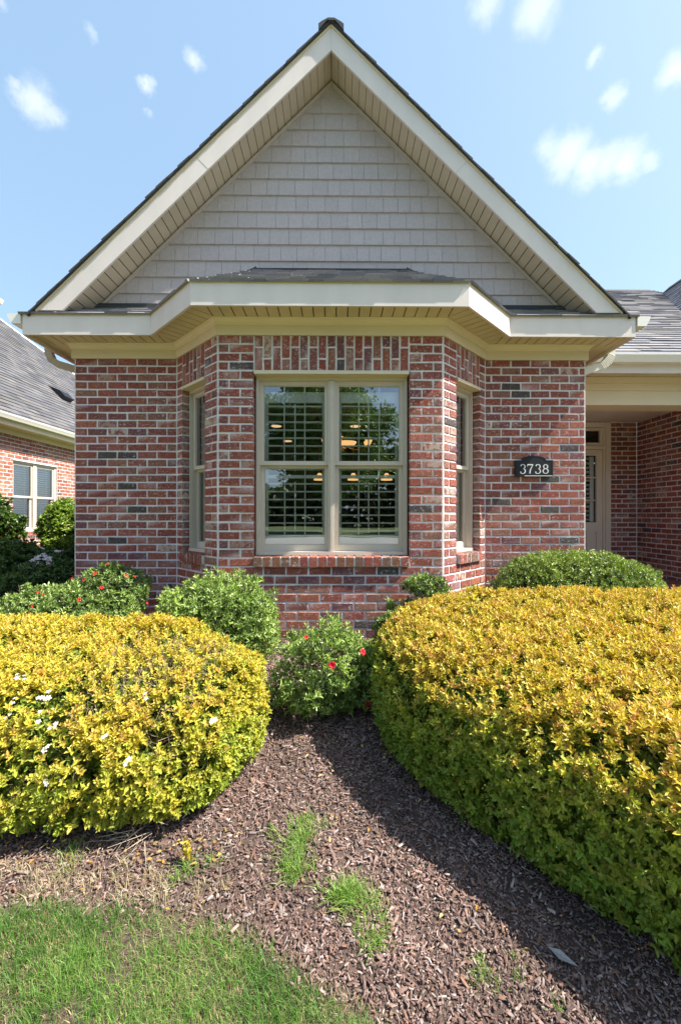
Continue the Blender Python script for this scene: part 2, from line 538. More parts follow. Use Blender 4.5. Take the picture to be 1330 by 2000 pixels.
def lay_rects(L0, L1, v0, v1, top, openings, phase=0.0, course=BH, length=BL):
    """running bond rectangles (u,v,w,h) between L0..L1, v0..v1, course lines hung from top; openings cut out"""
    out = []
    k = 0
    while top - k * course > v0:
        vt = top - k * course - JT * .5; vb = top - (k + 1) * course + JT * .5
        if vb > v1 - .02: k += 1; continue
        a0, a1 = max(vb, v0), min(vt, v1)
        if a1 - a0 < .02: k += 1; continue
        spans = [(L0, L1)]
        for (o0, o1, p0, p1) in openings:
            if p0 < (a0 + a1) / 2 < p1:
                ns = []
                for s0, s1 in spans:
                    if o1 <= s0 or o0 >= s1: ns.append((s0, s1)); continue
                    if o0 > s0: ns.append((s0, o0))
                    if o1 < s1: ns.append((o1, s1))
                spans = ns
        off = (length / 2 if k % 2 else 0) + phase
        for s0, s1 in spans:
            u = math.floor((s0 - off) / length) * length + off
            cuts = [s0]
            while u < s1:
                if s0 + .055 < u < s1 - .055: cuts.append(u)      # no slivers at the ends
                u += length
            cuts.append(s1)
            for b0, b1 in zip(cuts, cuts[1:]):
                out.append((b0 + JT / 2, a0, b1 - b0 - JT, a1 - a0))
        k += 1
    return out

def soldier_rects(u0, u1, v0, v1):
    """upright bricks above an opening: long and short pieces alternate"""
    out = []
    n = round((u1 - u0) / .0795); p = (u1 - u0) / n
    H = v1 - v0
    for i in range(n):
        a = u0 + i * p + JT / 2; w = p - JT
        s = v0 + (H * .34 if i % 2 else H * .66)
        out.append((a, v0 + JT / 2, w, s - v0 - JT)); out.append((a, s + JT / 2, w, v1 - s - JT))
    return out

def px_area(F, r):
    c = F(r[0] + r[2] / 2, r[1] + r[3] / 2, 0)
    d = c - Vector((0, 0, CZ))
    if d.y < .3: return 0, c
    n = F.Nn
    cosv = max(0, -(d.normalized().dot(n)))
    return r[2] * r[3] * cosv / d.length_squared, c

def pixel(c):
    x = c.x - .0098 * c.y
    return 665 + 817 * x / c.y, 1005 - 817 * (c.z - CZ) / c.y

WALLS = []      # (part object, frame, rects, house key)
def wall_part(name, parent, F, spans, rects, key, thick=.10, label=None):
    """mortar body as boxes with bricks to come"""
    mb = MB()
    for (u0, u1, v0, v1) in spans:
        fbox(mb, F, u0, u1, v0, v1, -thick, 0)
    o = mb.build(name, M['mortar'], parent, label=label)
    WALLS.append((o, F, rects, key))
    return o

def lay_all(hidden):
    """the bricks that show largest become objects, the others of each wall one joined piece"""
    by = {}
    for wi, (o, F, rects, key) in enumerate(WALLS):
        for r in rects:
            a, c = px_area(F, r)
            px, py = pixel(c) if c.y > .3 else (-999, 0)
            vis = a > 0 and -5 < px < 1335 and 0 < py < 2000 and not hidden(key, px, py)
            by.setdefault(key, []).append((a if vis else 0, wi, r))
    for key, lst in by.items():
        lst.sort(key=lambda t: -t[0])
        rest = {}
        for i, (a, wi, r) in enumerate(lst):
            o, F, _, _ = WALLS[wi]
            if i < 298 and a > 0:
                me = brick_mesh(r[2], r[3], key == 'neighbour')
                b = bpy.data.objects.new('brick', me)
                COL.objects.link(b); b.parent = o
                p = F(r[0], r[1], 0)
                rm = Matrix((F.U, -F.Nn, Vector((0, 0, 1)))).transposed()
                b.matrix_local = Matrix.Translation(p) @ rm.to_4x4()
            else:
                rest.setdefault(wi, []).append(r)
        for wi, rs in rest.items():
            o, F, _, _ = WALLS[wi]
            mb = MB()
            for r in rs:
                P, Fc = brick_local(r[2], r[3])
                cc = brick_colour()
                if key == 'neighbour': cc = (cc[0] * 1.2, cc[1] * 1.2, cc[2] * .95, cc[3] * .3)
                mb.add([F(r[0] + p[0], r[1] + p[1], p[2]) for p in P], Fc, cc); mb.c[-12:] = brick_cols(cc)
            mb.build('brickwork', M['brick'], o, kind='stuff')

# ------------------------------------------------------------------ terrain
def gz(x, y):
    """ground height under (x, y), world z"""
    t = min(max((y - 1.0) / 2.75, 0), 1)
    z = .38 * t
    if y > 4.3: z = .38
    return z
def gz_np(x, y):
    return .38 * np.clip((y - 1.0) / 2.75, 0, 1) + .006 * np.sin(x * 7 + 1) * np.cos(y * 6) + .004 * np.sin(x * 17 + y * 13)

C0 = -.05            # centre line of the house
YW, YB, OV = 4.325, 3.75, .32
WH, BHW, BBK = 2.635, 1.01, 1.585
ZT = 1.606           # top of brickwork, eye-relative
HEAD, SILL = ZT - 4 * BH, -.372
BOT = -1.30

def X(x): return C0 + x

house = thing('brick_house', (C0, YW, .38), 'red brick house front with a bay window under a tall shingled gable', 'house')
EXT = []             # bay and wall outlines

# frames
F_front = frame((X(-BHW), YB), (1, 0))
F_lf = frame((X(-BBK), YW), (1, -1)); LF = math.hypot(BBK - BHW, YW - YB)
F_rf = frame((X(BHW), YB), (1, 1))
F_lw = frame((X(-WH), YW), (1, 0)); LW = WH - BBK
F_rw = frame((X(BBK), YW), (1, 0))
F_ls = frame((X(-WH), 9.0), (0, -1))
F_rs = frame((X(WH), YW), (0, 1))

O1, O2 = .325, 1.710
fo = (O1, O2, SILL - .094, HEAD)
front_open = [(O1, O2, SILL - .096, ZT)]
rects = lay_rects(0.004, 2 * BHW - .004, BOT, ZT, ZT, front_open)
rects += soldier_rects(O1, O2, HEAD, ZT)
bay_front = wall_part('bay_wall', house, F_front,
    [(0, O1 - .013, BOT, ZT), (O2 + .013, 2 * BHW, BOT, ZT), (O1 - .013, O2 + .013, BOT, SILL - .06), (O1 - .013, O2 + .013, HEAD, ZT)], rects, 'house')

fl_o = (.07, .565)        # opening in the left facet, measured from the wall side
fr_o = (LF - .565, LF - .07)
# the left facet: window nearer the wall corner; the right one mirrored
for F, (a, b), nm in ((F_lf, (.12, .58), 'l'), (F_rf, (LF - .58, LF - .12), 'r')):
    rc = lay_rects(.004, LF - .004, BOT, ZT, ZT, [(a, b, SILL - .096, ZT)], phase=.1)
    rc += soldier_rects(a, b, HEAD, ZT)
    wall_part('bay_wall', house, F, [(0, a - .013, BOT, ZT), (b + .013, LF, BOT, ZT), (a - .013, b + .013, BOT, SILL - .06), (a - .013, b + .013, HEAD, ZT)], rc, 'house')
wall_part('wall', house, F_lw, [(0, LW, BOT, ZT)], lay_rects(.004, LW - .004, BOT, ZT, ZT, [], phase=.03), 'house')
wall_part('wall', house, F_rw, [(0, LW, BOT, ZT)], lay_rects(.004, LW - .004, BOT, ZT, ZT, [], phase=.07), 'house')
wall_part('side_wall', house, F_ls, [(0, 9.0 - YW - .101, BOT, ZT)], lay_rects(0, 9.0 - YW - .004, BOT, ZT, ZT, []), 'house')
wall_part('side_wall', house, F_rs, [(.101, 6.95 - YW - .001, BOT, ZT)], lay_rects(.004, 6.95 - YW, BOT, ZT, ZT, []), 'house')

# rowlock window sills: bricks on edge, laid sloping forward
def rowlock(F, a, b):
    n = round((b - a) / .081); p = (b - a) / n
    for i in range(n):
        u = a + i * p
        mb = MB()
        c = random.choice([(.20, .085, .05), (.24, .07, .05), (.16, .085, .06), (.27, .085, .06), (.22, .06, .05)])
        j = lambda: random.uniform(-.0025, .0025)
        z0, z1 = SILL - .092, SILL - .004
        w1 = .036 + j()
        P = [(u + .007 + j(), z0 + j(), -.08), (u + p - .007 + j(), z0, -.08), (u + p - .005, z1 + .012, -.08), (u + .005, z1 + .012, -.08),
             (u + .007 + j(), z0 + j(), w1), (u + p - .007 + j(), z0 + j(), w1), (u + p - .007 + j(), z1 + j() - .004, w1), (u + .007 + j(), z1 + j() - .004, w1)]
        mb.add([F(*q) for q in P], [(4, 5, 6, 7), (0, 1, 5, 4), (3, 7, 6, 2), (0, 4, 7, 3), (1, 2, 6, 5)], (*c, 0))
        mb.build('sill_brick', M['brick'], house)
    mb = MB(); fbox(mb, F, a + .002, b - .002, SILL - .088, SILL - .008, -.078, .031)
    mb.build('sill_mortar', M['mortar'], house)
rowlock(F_front, O1 - .002, O2 + .002)
rowlock(F_lf, .12, .58)
rowlock(F_rf, LF - .58, LF - .12)

# ------------------------------------------------------------------ windows
def double_hung(parent, F, u0, u1, v0, v1, w):
    """one double-hung unit between the outer frame edges; w = wall depth of its face"""
    um = (u0 + u1) / 2; vm = v0 + (v1 - v0) * .509
    st = .030
    # upper sash sits forward, lower sash behind it
    for nm, a, b, ww, top_r, bot_r in (('upper_sash', vm, v1, w - .030, .034, .030), ('lower_sash', v0, vm + .012, w - .062, .032, .058)):
        mb = MB()
        fbox(mb, F, u0, u0 + st, a, b, ww - .03, ww)
        fbox(mb, F, u1 - st, u1, a, b, ww - .03, ww)
        fbox(mb, F, u0 + st, u1 - st, b - top_r, b, ww - .03, ww - .001)
        fbox(mb, F, u0 + st, u1 - st, a, a + bot_r, ww - .03, ww - .001)
        # glazing bead, stepped in
        bd = .008
        fbox(mb, F, u0 + st, u0 + st + bd, a + bot_r, b - top_r, ww - .03, ww - .010)
        fbox(mb, F, u1 - st - bd, u1 - st, a + bot_r, b - top_r, ww - .03, ww - .010)
        fbox(mb, F, u0 + st + bd, u1 - st - bd, b - top_r - bd, b - top_r, ww - .03, ww - .010)
        fbox(mb, F, u0 + st + bd, u1 - st - bd, a + bot_r, a + bot_r + bd, ww - .03, ww - .010)
        s = mb.build(nm, M['window'], parent)
        g = MB()
        q = [(u0 + st - .002, a + bot_r - .002), (u1 - st + .002, a + bot_r - .002), (u1 - st + .002, b - top_r + .002), (u0 + st - .002, b - top_r + .002)]
        g.poly([F(x, y, ww - .018) for x, y in q])
        g.build('pane', M['glass'], parent)
        for t in (1 / 3, 2 / 3):
            m = MB(); um_ = u0 + st + (u1 - u0 - 2 * st) * t
            fbox(m, F, um_ - .0055, um_ + .0055, a + bot_r + .004, b - top_r - .004, ww - .027, ww - .0195)
            m.build('muntin', M['shutter'], parent)

def window(F, u0, u1, v0, v1, units, label=None, w=-.070):
    e = MB()
    win = None
    # casing
    fr = .024
    fbox(e, F, u0, u1, v1 - fr, v1, -.17, w)
    fbox(e, F, u0, u1, v0, v0 + .030, -.17, w + .012)
    fbox(e, F, u0, u0 + fr, v0 + .030, v1 - fr, -.17, w + .001)
    fbox(e, F, u1 - fr, u1, v0 + .030, v1 - fr, -.17, w + .001)
    # inner step
    fbox(e, F, u0 + fr, u0 + fr + .007, v0 + .03, v1 - fr, -.17, w - .014)
    fbox(e, F, u1 - fr - .007, u1 - fr, v0 + .03, v1 - fr, -.17, w - .014)
    fbox(e, F, u0 + fr + .007, u1 - fr - .007, v1 - fr - .007, v1 - fr, -.17, w - .014)
    cells = []
    if units == 2:
        um = (u0 + u1) / 2
        fbox(e, F, um - .030, um + .030, v0 + .03, v1 - fr - .007, -.17, w - .004)
        fbox(e, F, um - .011, um + .011, v0 + .03, v1 - fr - .007, w - .004, w + .005)
        cells = [(u0 + fr + .007, um - .030), (um + .030, u1 - fr - .007)]
    else:
        cells = [(u0 + fr + .007, u1 - fr - .007)]
    win = e.build('window', M['window'], house, label=label)
    for a, b in cells:
        double_hung(win, F, a, b, v0 + .03, v1 - fr - .007, w)
        shutter(win, F, a + .02, b - .02, v0 + .05, v1 - .10, -.205)
    return win

def louver_mesh(L, t, d):
    mb = MB()
    n = 8
    n = 6; ring = [(-d / 2, -t * .42), (-d * .2, -t / 2), (d / 2, -t * .42), (d / 2, t * .42), (-d * .2, t / 2), (-d / 2, t * .42)]
    P = [(0, a, b) for a, b in ring] + [(L, a, b) for a, b in ring]
    mb.add(P, [tuple(range(n))[::-1], tuple(range(n, 2 * n))] + [(i, (i + 1) % n, n + (i + 1) % n, n + i) for i in range(n)])
    return mb.mesh('louver', M['shutter'])

def shutter(parent, F, u0, u1, v0, v1, w):
    e = MB(); s = .040
    fbox(e, F, u0, u0 + s, v0, v1, w - .014, w + .014)
    fbox(e, F, u1 - s, u1, v0, v1, w - .014, w + .014)
    fbox(e, F, u0 + s, u1 - s, v1 - .10, v1, w - .013, w + .013)
    fbox(e, F, u0 + s, u1 - s, v0, v0 + .13, w - .013, w + .013)
    fbox(e, F, u0 + s, u1 - s, (v0 + v1) / 2 - .075, (v0 + v1) / 2 - .045, w - .013, w + .013)
    e.build('shutter_frame', M['shutter'], parent)
    me = louver_mesh(u1 - u0 - 2 * s - .004, .014, .060)
    mid = (v0 + v1) / 2 - .06
    for a, b in ((v0 + .13, mid - .03), (mid + .03, v1 - .10)):
        n = max(1, round((b - a) / .0705)); p = (b - a) / n
        for i in range(n):
            o = bpy.data.objects.new('louver', me); COL.objects.link(o); o.parent = parent
            pt = F(u0 + s + .002, a + (i + .5) * p, w)
            rm = Matrix((F.U, -F.Nn, Vector((0, 0, 1)))).transposed().to_4x4()
            o.matrix_local = Matrix.Translation(pt) @ rm @ Matrix.Rotation(R(2 + random.uniform(-2, 2)), 4, 'X')
        t = MB(); um = (u0 + u1) / 2
        fbox(t, F, um - .006, um + .006, a + .02, b - .02, w + .030, w + .040)
        t.build('tilt_rod', M['shutter'], parent)

window(F_front, O1 + .004, O2 - .004, SILL + .002, HEAD - .034, 2, 'twin sash window in the front of the bay')
window(F_lf, .124, .576, SILL + .002, HEAD - .034, 1, 'narrow sash window in the left side of the bay')
window(F_rf, LF - .576, LF - .124, SILL + .002, HEAD - .034, 1, 'narrow sash window in the right side of the bay')
for F, a, b in ((F_front, O1, O2), (F_lf, .12, .58), (F_rf, LF - .58, LF - .12)):
    mb = MB(); fbox(mb, F, a + .001, b - .001, HEAD - .032, HEAD - .001, -.10, .014)
    mb.prism([F(a + .001, HEAD - .001, .014), F(a + .001, HEAD - .032, .014), F(a + .001, HEAD - .032, .020)], F.U * (b - a - .002))
    mb.build('window_head', M['frieze'], house)

# ------------------------------------------------------------------ room behind the bay
mb = MB()
# inward looking surfaces: ceiling, floor, back and side walls as thin slabs
mb.box((X(-2.52), YW + .11, CZ + 1.46), (X(2.52), 8.6, CZ + 1.50))
mb.box((X(-2.52), YW + .11, CZ + 1.0 - 2.0), (X(-2.48), 8.6, CZ + 1.455))
mb.box((X(2.48), YW + .11, CZ - 1.0), (X(2.52), 8.6, CZ + 1.455))
mb.box((X(-2.47), 8.55, CZ - 1.0), (X(2.47), 8.6, CZ + 1.455))
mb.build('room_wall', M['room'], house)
def bay_poly(z, inset=.11):
    k = inset * .414
    return [(X(-BHW + k), YB + inset, z), (X(BHW - k), YB + inset, z), (X(BBK - k), YW + inset, z), (X(-BBK + k), YW + inset, z)]
mb = MB()
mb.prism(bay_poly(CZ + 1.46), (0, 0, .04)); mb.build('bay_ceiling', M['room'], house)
mb = MB()
mb.prism(bay_poly(CZ - 1.04), (0, 0, .03)); mb.box((X(-2.52), YW + .115, CZ - 1.04), (X(2.52), 8.6, CZ - 1.01))
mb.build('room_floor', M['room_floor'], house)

# ------------------------------------------------------------------ eaves: fascia, soffit, frieze
FT, FB, SF = 1.898, 1.712, 1.745
k = .4142
def outline(off):
    """plan line of the front of the house pushed out by off"""
    return [(X(-WH - off), YW - off), (X(-BBK - k * off), YW - off), (X(-BHW - k * off), YB - off), (X(BHW + k * off), YB - off), (X(BBK + k * off), YW - off), (X(WH + off), YW - off)]
out = outline(OV); inn = outline(OV - .022)
out[0] = (X(-2.93), out[0][1]); out[-1] = (X(2.93), out[-1][1]); inn[0] = (X(-2.93), inn[0][1]); inn[-1] = (X(2.93), inn[-1][1])
for i in range(5):
    g = .0006
    a, b, c, d = Vector((*out[i], 0)), Vector((*out[i + 1], 0)), Vector((*inn[i + 1], 0)), Vector((*inn[i], 0))
    e = (b - a).normalized() * g
    mb = MB()
    z0, z1 = CZ + FB, CZ + FT
    mb.prism([(p.x, p.y, z0) for p in (a + e, b - e, c - e, d + e)], (0, 0, z1 - z0))
    mb.build('fascia', M['fascia'], house)
    # drip edge
    mb = MB()
    n = Vector((b.y - a.y, -(b.x - a.x), 0)).normalized()
    mb.prism([(p.x, p.y, z1 + .001) for p in (a + n * .006 + e, b + n * .006 - e, c - e, d + e)], (0, 0, .012))
    mb.build('drip_edge', M['frieze'], house)
# side fascias, side soffits
for s in (-1, 1):
    mb = MB()
    mb.box((X(s * 2.93 - .011), YW - OV + .024, CZ + FB), (X(s * 2.93 + .011), 9.3, CZ + FT)); mb.build('fascia', M['fascia'], house)
# soffit backing + panels
def soffit_run(p0, p1, q0, q1, name='soffit_panel', mat='soffit', z=SF, pitch=.0985, ang0=None):
    """panels filling the strip between the outer line p0-p1 and the wall line q0-q1 (mitred ends)"""
    p0, p1, q0, q1 = [Vector((*v, 0)) for v in (p0, p1, q0, q1)]
    U = (p1 - p0).normalized(); D = Vector((-U.y, U.x, 0))
    dep = (q0 - p0).dot(D)
    clipper = [(0, 0), ((p1 - p0).dot(U), 0), ((q1 - p0).dot(U), dep), ((q0 - p0).dot(U), dep)]
    # back plate
    mb = MB()
    mb.prism([p0 + U * u + D * v + Vector((0, 0, CZ + z + .014)) for u, v in clipper], (0, 0, .008))
    so = mb.build('soffit', M['soffit_gap'], house)
    lo = min(c[0] for c in clipper); hi = max(c[0] for c in clipper)
    n = round((hi - lo) / pitch); w = (hi - lo) / n
    for i in range(n):
        c = clip([(lo + i * w + .005, -1), (lo + (i + 1) * w - .005, -1), (lo + (i + 1) * w - .005, 2), (lo + i * w + .005, 2)], clipper)
        if not c or area2(c) < 4e-4: continue
        m = MB()
        m.prism([p0 + U * u + D * v + Vector((0, 0, CZ + z)) for u, v in c], (0, 0, .0135))
        m.build(name, M[mat], so)
wl_ = outline(.0)
for i in range(5):
    soffit_run(inn[i], inn[i + 1], wl_[i] if i else (X(-2.93), YW), wl_[i + 1] if i < 4 else (X(2.93), YW))
for s in (-1, 1):
    mb = MB()
    a, b = sorted((X(s * (WH + .001)), X(s * 2.915)))
    mb.box((a, YW + .002, CZ + SF), (b, 9.3, CZ + SF + .02)); mb.build('soffit', M['soffit'], house)
# J-mould strips at the soffit corners (mitres)
def moulding(profile_off, name, mat):
    """profile: list of (offset outwards, z) ring swept along the wall outline, one piece per wall"""
    L = len(profile_off)
    rings = [[(*outline(o)[i], CZ + z) for o, z in profile_off] for i in range(6)]
    for i in range(5):
        mb = MB()
        a, b = rings[i], rings[i + 1]
        av = [Vector(p) for p in a]; bv = [Vector(p) for p in b]
        e = (bv[0] - av[0]).normalized() * .0006
        mb.add([p + e for p in av] + [p - e for p in bv], [tuple(range(L)), tuple(range(L, 2 * L))[::-1]] + [(j, L + j, L + (j + 1) % L, (j + 1) % L) for j in range(L)])
        mb.build(name, M[mat], house)
moulding([(.0005, ZT - .008), (.022, ZT - .008), (.022, ZT + .080), (.0005, ZT + .080)], 'frieze_board', 'frieze')
moulding([(.0005, ZT + .081), (.024, ZT + .081), (.030, ZT + .090), (.032, ZT + .100), (.044, ZT + .118), (.058, ZT + .128), (.060, SF - .0015), (.0005, SF - .0015)], 'crown_moulding', 'frieze')
# frieze returns along the sides
for s in (-1, 1):
    F = F_ls if s < 0 else F_rs
    L_ = 9.0 - YW
    mb = MB()
    x0 = X(s * WH)
    a, b = sorted((x0 + s * .0008, x0 + s * .022))
    mb.box((a, YW + .001, CZ + ZT - .008), (b, 9.0, CZ + SF - .002)); mb.build('frieze_board', M['frieze'], house)
# wood blocking above the soffit on the bay, closing the wall up to the gable
mb = MB()
mb.box((X(-WH), YW + .03, CZ + ZT + .001), (X(WH), YW + .12, CZ + 2.10)); mb.build('wall_plate', M['siding_trim'], house)

# ------------------------------------------------------------------ gable
AP, SL = 4.462, .98         # apex of the gable wall, slope
tri = [(-2.75, AP - SL * 2.75), (2.75, AP - SL * 2.75), (0, AP)]
mb = MB()
mb.prism([(X(u), YW + .004, CZ + v) for u, v in tri], (0, .08, 0))
gable = mb.build('gable_wall', M['siding_trim'], house)
def shake_col():
    k_ = random.uniform(.97, 1.03)
    return (.45 * k_, .40 * k_ * random.uniform(.99, 1.01), .405 * k_, 1)
zrow = 4.308
clipg = [(-2.70, 1.9), (2.70, 1.9), (2.70, AP - SL * 2.70 - .012), (0, AP - .012), (-2.70, AP - SL * 2.70 - .012)]
clipg = clip(clipg, [(-2.6, 1.95), (2.6, 1.95), (2.6, 9), (-2.6, 9)])
for mb in tabs(clipg, (X(0), YW + .003, CZ), (1, 0, 0), (0, 0, 1), .1695, .115, .20, .017, .001, shake_col, gap=.003, v0=zrow - .1695 * 14):
    mb.build('shake', M['siding'], gable)
# trim channel along the rake
for s in (-1, 1):
    mb = MB()
    w = .030
    P = [(X(0), CZ + AP), (X(s * 2.62), CZ + AP - SL * 2.62), (X(s * 2.62), CZ + AP - SL * 2.62 - w * 1.4), (X(0), CZ + AP - w * 1.4)]
    mb.prism([(x, YW - .022, z) for x, z in P], (0, .025, 0)); mb.build('rake_trim', M['siding_trim'], house)

# rake fascia
OA, IA = 4.664, 4.447
yf = YW - OV
for s in (-1, 1):
    mb = MB()
    zb = 1.945
    P = [(0, OA), (s * (OA - zb) / SL, zb), (s * (IA - zb) / SL, zb), (0, IA)]
    mb.prism([(X(u) + s * .0006, yf, CZ + v) for u, v in P], (0, .022, 0)); mb.build('rake_fascia', M['fascia'], house)
    # butt joint in the board: a thin shadow line, drawn as a darker strip
    u = 1.30 if s > 0 else 1.28
    mb = MB()
    n = Vector((s * SL, 0, 1)).normalized(); t = Vector((s, 0, -SL)).normalized()
    base = Vector((X(s * u), yf - .0012, CZ + OA - SL * u))
    mb.prism([base, base + t * .003, base + t * .003 - n * .155, base - n * .155], (0, .001, 0)); mb.build('board_joint', M['siding_trim'], house)
    # drip edge under the shingles
    mb = MB()
    P = [(0, OA + .002), (s * 2.80, OA - SL * 2.80 + .002), (s * 2.80, OA - SL * 2.80 + .024), (0, OA + .024)]
    mb.prism([(X(a) + s * .0006, yf - .010, CZ + b) for a, b in P], (0, .05, 0)); mb.build('drip_edge', M['frieze'], house)
    # rake soffit: back plate and panels running front to back
    L_ = 2.60 * math.hypot(1, SL)
    T = Vector((s, 0, -SL)).normalized(); N_ = Vector((s * SL, 0, 1)).normalized()
    O_ = Vector((X(0), 0, CZ + IA + .040))
    mb = MB()
    mb.prism([O_ + Vector((0, yf + .023, 0)) + N_ * .02, O_ + Vector((0, YW + .003, 0)) + N_ * .02, O_ + T * L_ + Vector((0, YW + .003, 0)) + N_ * .02, O_ + T * L_ + Vector((0, yf + .023, 0)) + N_ * .02], N_ * .01)
    so = mb.build('soffit', M['soffit_gap'], house)
    npan = 38; w = L_ / npan
    for i in range(npan):
        m = MB()
        a, b = O_ + T * (i * w + .004), O_ + T * ((i + 1) * w - .004)
        m.prism([a + Vector((0, yf + .024, 0)), b + Vector((0, yf + .024, 0)), b + Vector((0, YW + .002, 0)), a + Vector((0, YW + .002, 0))], N_ * .018)
        m.build('soffit_panel', M['rake_soffit'], so)
    # roof slab
    mb = MB()
    P = [(0, OA + .026), (s * 2.80, OA - SL * 2.80 + .026), (s * 2.80, OA - SL * 2.80 + .036), (0, OA + .036)]
    mb.prism([(X(a) + s * .0006, yf - .018, CZ + b) for a, b in P], (0, 9.4 - yf, 0))
    P = [(s * 2.80, OA - SL * 2.80 + .026), (s * 2.99, FT + .006), (s * 2.99, FT + .020), (s * 2.80, OA - SL * 2.80 + .044)]
    mb.prism([(X(a) + s * .0006, YW, CZ + b) for a, b in P], (0, 9.4 - YW, 0))
    mb.build('roof', M['shingle_dark'], house)
    # shingle butts seen along the rake edge
    L2 = 2.80 * math.hypot(1, SL); T2 = Vector((s, 0, -SL)).normalized()
    mb = MB()
    d = 0.0
    O2_ = Vector((X(0), yf, CZ + OA + .024))
    while d < L2 - .02:
        c = .143
        th = .011 + random.random() * .006
        yy = -.034 + random.uniform(-.006, .006)
        a, b = O2_ + T2 * d, O2_ + T2 * (d + c + .01)
        mb.add([a + Vector((0, yy, 0)) + N_ * .004, b + Vector((0, yy, 0)) + N_ * .002, b + Vector((0, yy, 0)) + N_ * (th + .006), a + Vector((0, yy, 0)) + N_ * th,
                a + Vector((0, .3, 0)) + N_ * .004, b + Vector((0, .3, 0)) + N_ * .002, b + Vector((0, .3, 0)) + N_ * (th + .006), a + Vector((0, .3, 0)) + N_ * th],
               [(0, 1, 2, 3), (4, 7, 6, 5), (3, 2, 6, 7), (0, 4, 5, 1), (0, 3, 7, 4), (1, 5, 6, 2)], (.05, .05, .06, 1))
        d += c
    mb.build('rake_shingles', M['shingle_dark'], house, kind='stuff')
# ridge vent
mb = MB()
z = CZ + OA
prof = [(-.12, -.075), (-.12, -.015), (-.09, .008), (-.03, .042), (.03, .042), (.09, .008), (.12, -.015), (.12, -.075), (.04, .02), (-.04, .02)]
mb.prism([(X(a), yf - .045, z + b) for a, b in prof], (0, 9.2 - yf, 0))
mb.build('ridge_vent', M['shingle_dark'], house)

# ------------------------------------------------------------------ the low roof over bay and flanks
def shing_col():
    k_ = random.uniform(.78, 1.12)
    c = random.choice([(.22, .222, .25), (.25, .245, .255), (.19, .195, .22), (.27, .26, .265)])
    return (c[0] * k_, c[1] * k_, c[2] * k_, 1)
mS = .68
def roof_plane(parent, plan, eave0, eave1, name='bay_roof', z0=FT + .014, individual=True, slab=True):
    """plan: convex list of (x, y); eave0-eave1 = eave line running so that uphill is to its left"""
    e0, e1 = Vector((*eave0, 0)), Vector((*eave1, 0))
    U = (e1 - e0).normalized(); D = Vector((-U.y, U.x, 0))
    V = (D + Vector((0, 0, mS))).normalized()
    h = math.hypot(1, mS)
    O = Vector((e0.x, e0.y, CZ + z0))
    P2 = []
    for x, y in plan:
        q = Vector((x, y, 0)) - e0
        P2.append((q.dot(U), q.dot(D) * h))
    Nn = U.cross(V)
    mb = MB()
    mb.prism([O + U * a + V * b - Nn * .004 for a, b in P2], -Nn * .012)
    deck = mb.build(name, M['shingle_dark'], parent)
    return deck, O, U, V, P2
ex = .128
def shingle_up(parent, plan, e0, e1):
    deck, O, U, V, P2 = roof_plane(parent, plan, e0, e1)
    lo = min(p[1] for p in P2)
    # let the first row hang over the eave a little
    P3 = [(a, b - (.022 if b < .01 else 0)) for a, b in P2]
    # orientation check
    ar = sum(P3[i][0] * P3[(i + 1) % len(P3)][1] - P3[(i + 1) % len(P3)][0] * P3[i][1] for i in range(len(P3)))
    if ar < 0: P3 = P3[::-1]
    for mb in tabs(P3, O, U, V, ex, .09, .26, .011, .010, shing_col, gap=.003, v0=lo - .022):
        mb.build('shingle', M['shingle'], deck)
o1 = [(p[0] - C0, p[1]) for p in outline(OV)]
t1, t2 = .772, 1.585
cx = lambda pts: [(X(a), b) for a, b in pts]
yE = YW - OV
shingle_up(house, cx([(-1.143, YB - OV), (1.143, YB - OV), (t1, YW), (-t1, YW)]), (X(-1.143), YB - OV), (X(1.143), YB - OV))
shingle_up(house, cx([(1.143, YB - OV), (1.718, yE), (t2, YW), (t1, YW)]), (X(1.143), YB - OV), (X(1.718), yE))
shingle_up(house, cx([(-1.718, yE), (-1.143, YB - OV), (-t1, YW), (-t2, YW)]), (X(-1.718), yE), (X(-1.143), YB - OV))
shingle_up(house, cx([(1.718, yE), (2.955, yE), (2.90, YW), (t2, YW)]), (X(1.718), yE), (X(2.955), yE))
shingle_up(house, cx([(-2.955, yE), (-1.718, yE), (-t2, YW), (-2.90, YW)]), (X(-2.955), yE), (X(-1.718), yE))
# dark metal flashing where the low roof meets the gable wall
mb = MB()
zt = lambda d: FT + .014 + mS * d
mb.box((X(-t1 - .02), YW - .030, CZ + zt(.865)), (X(t1 + .02), YW - .010, CZ + zt(.895) + .008))
for s in (-1, 1):
    a, b = sorted((X(s * t2), X(s * 2.42)))
    mb.box((a, YW - .030, CZ + zt(.29)), (b, YW - .010, CZ + zt(.32) + .03))
    P = [(s * t1, zt(.895) - .02), (s * t2, zt(.32) - .02), (s * t2, zt(.32) + .025), (s * t1, zt(.895) + .025)]
    mb.prism([(X(u), YW - .029, CZ + v) for u, v in P], (0, .019, 0))
mb.build('flashing', M['shingle_dark'], house)

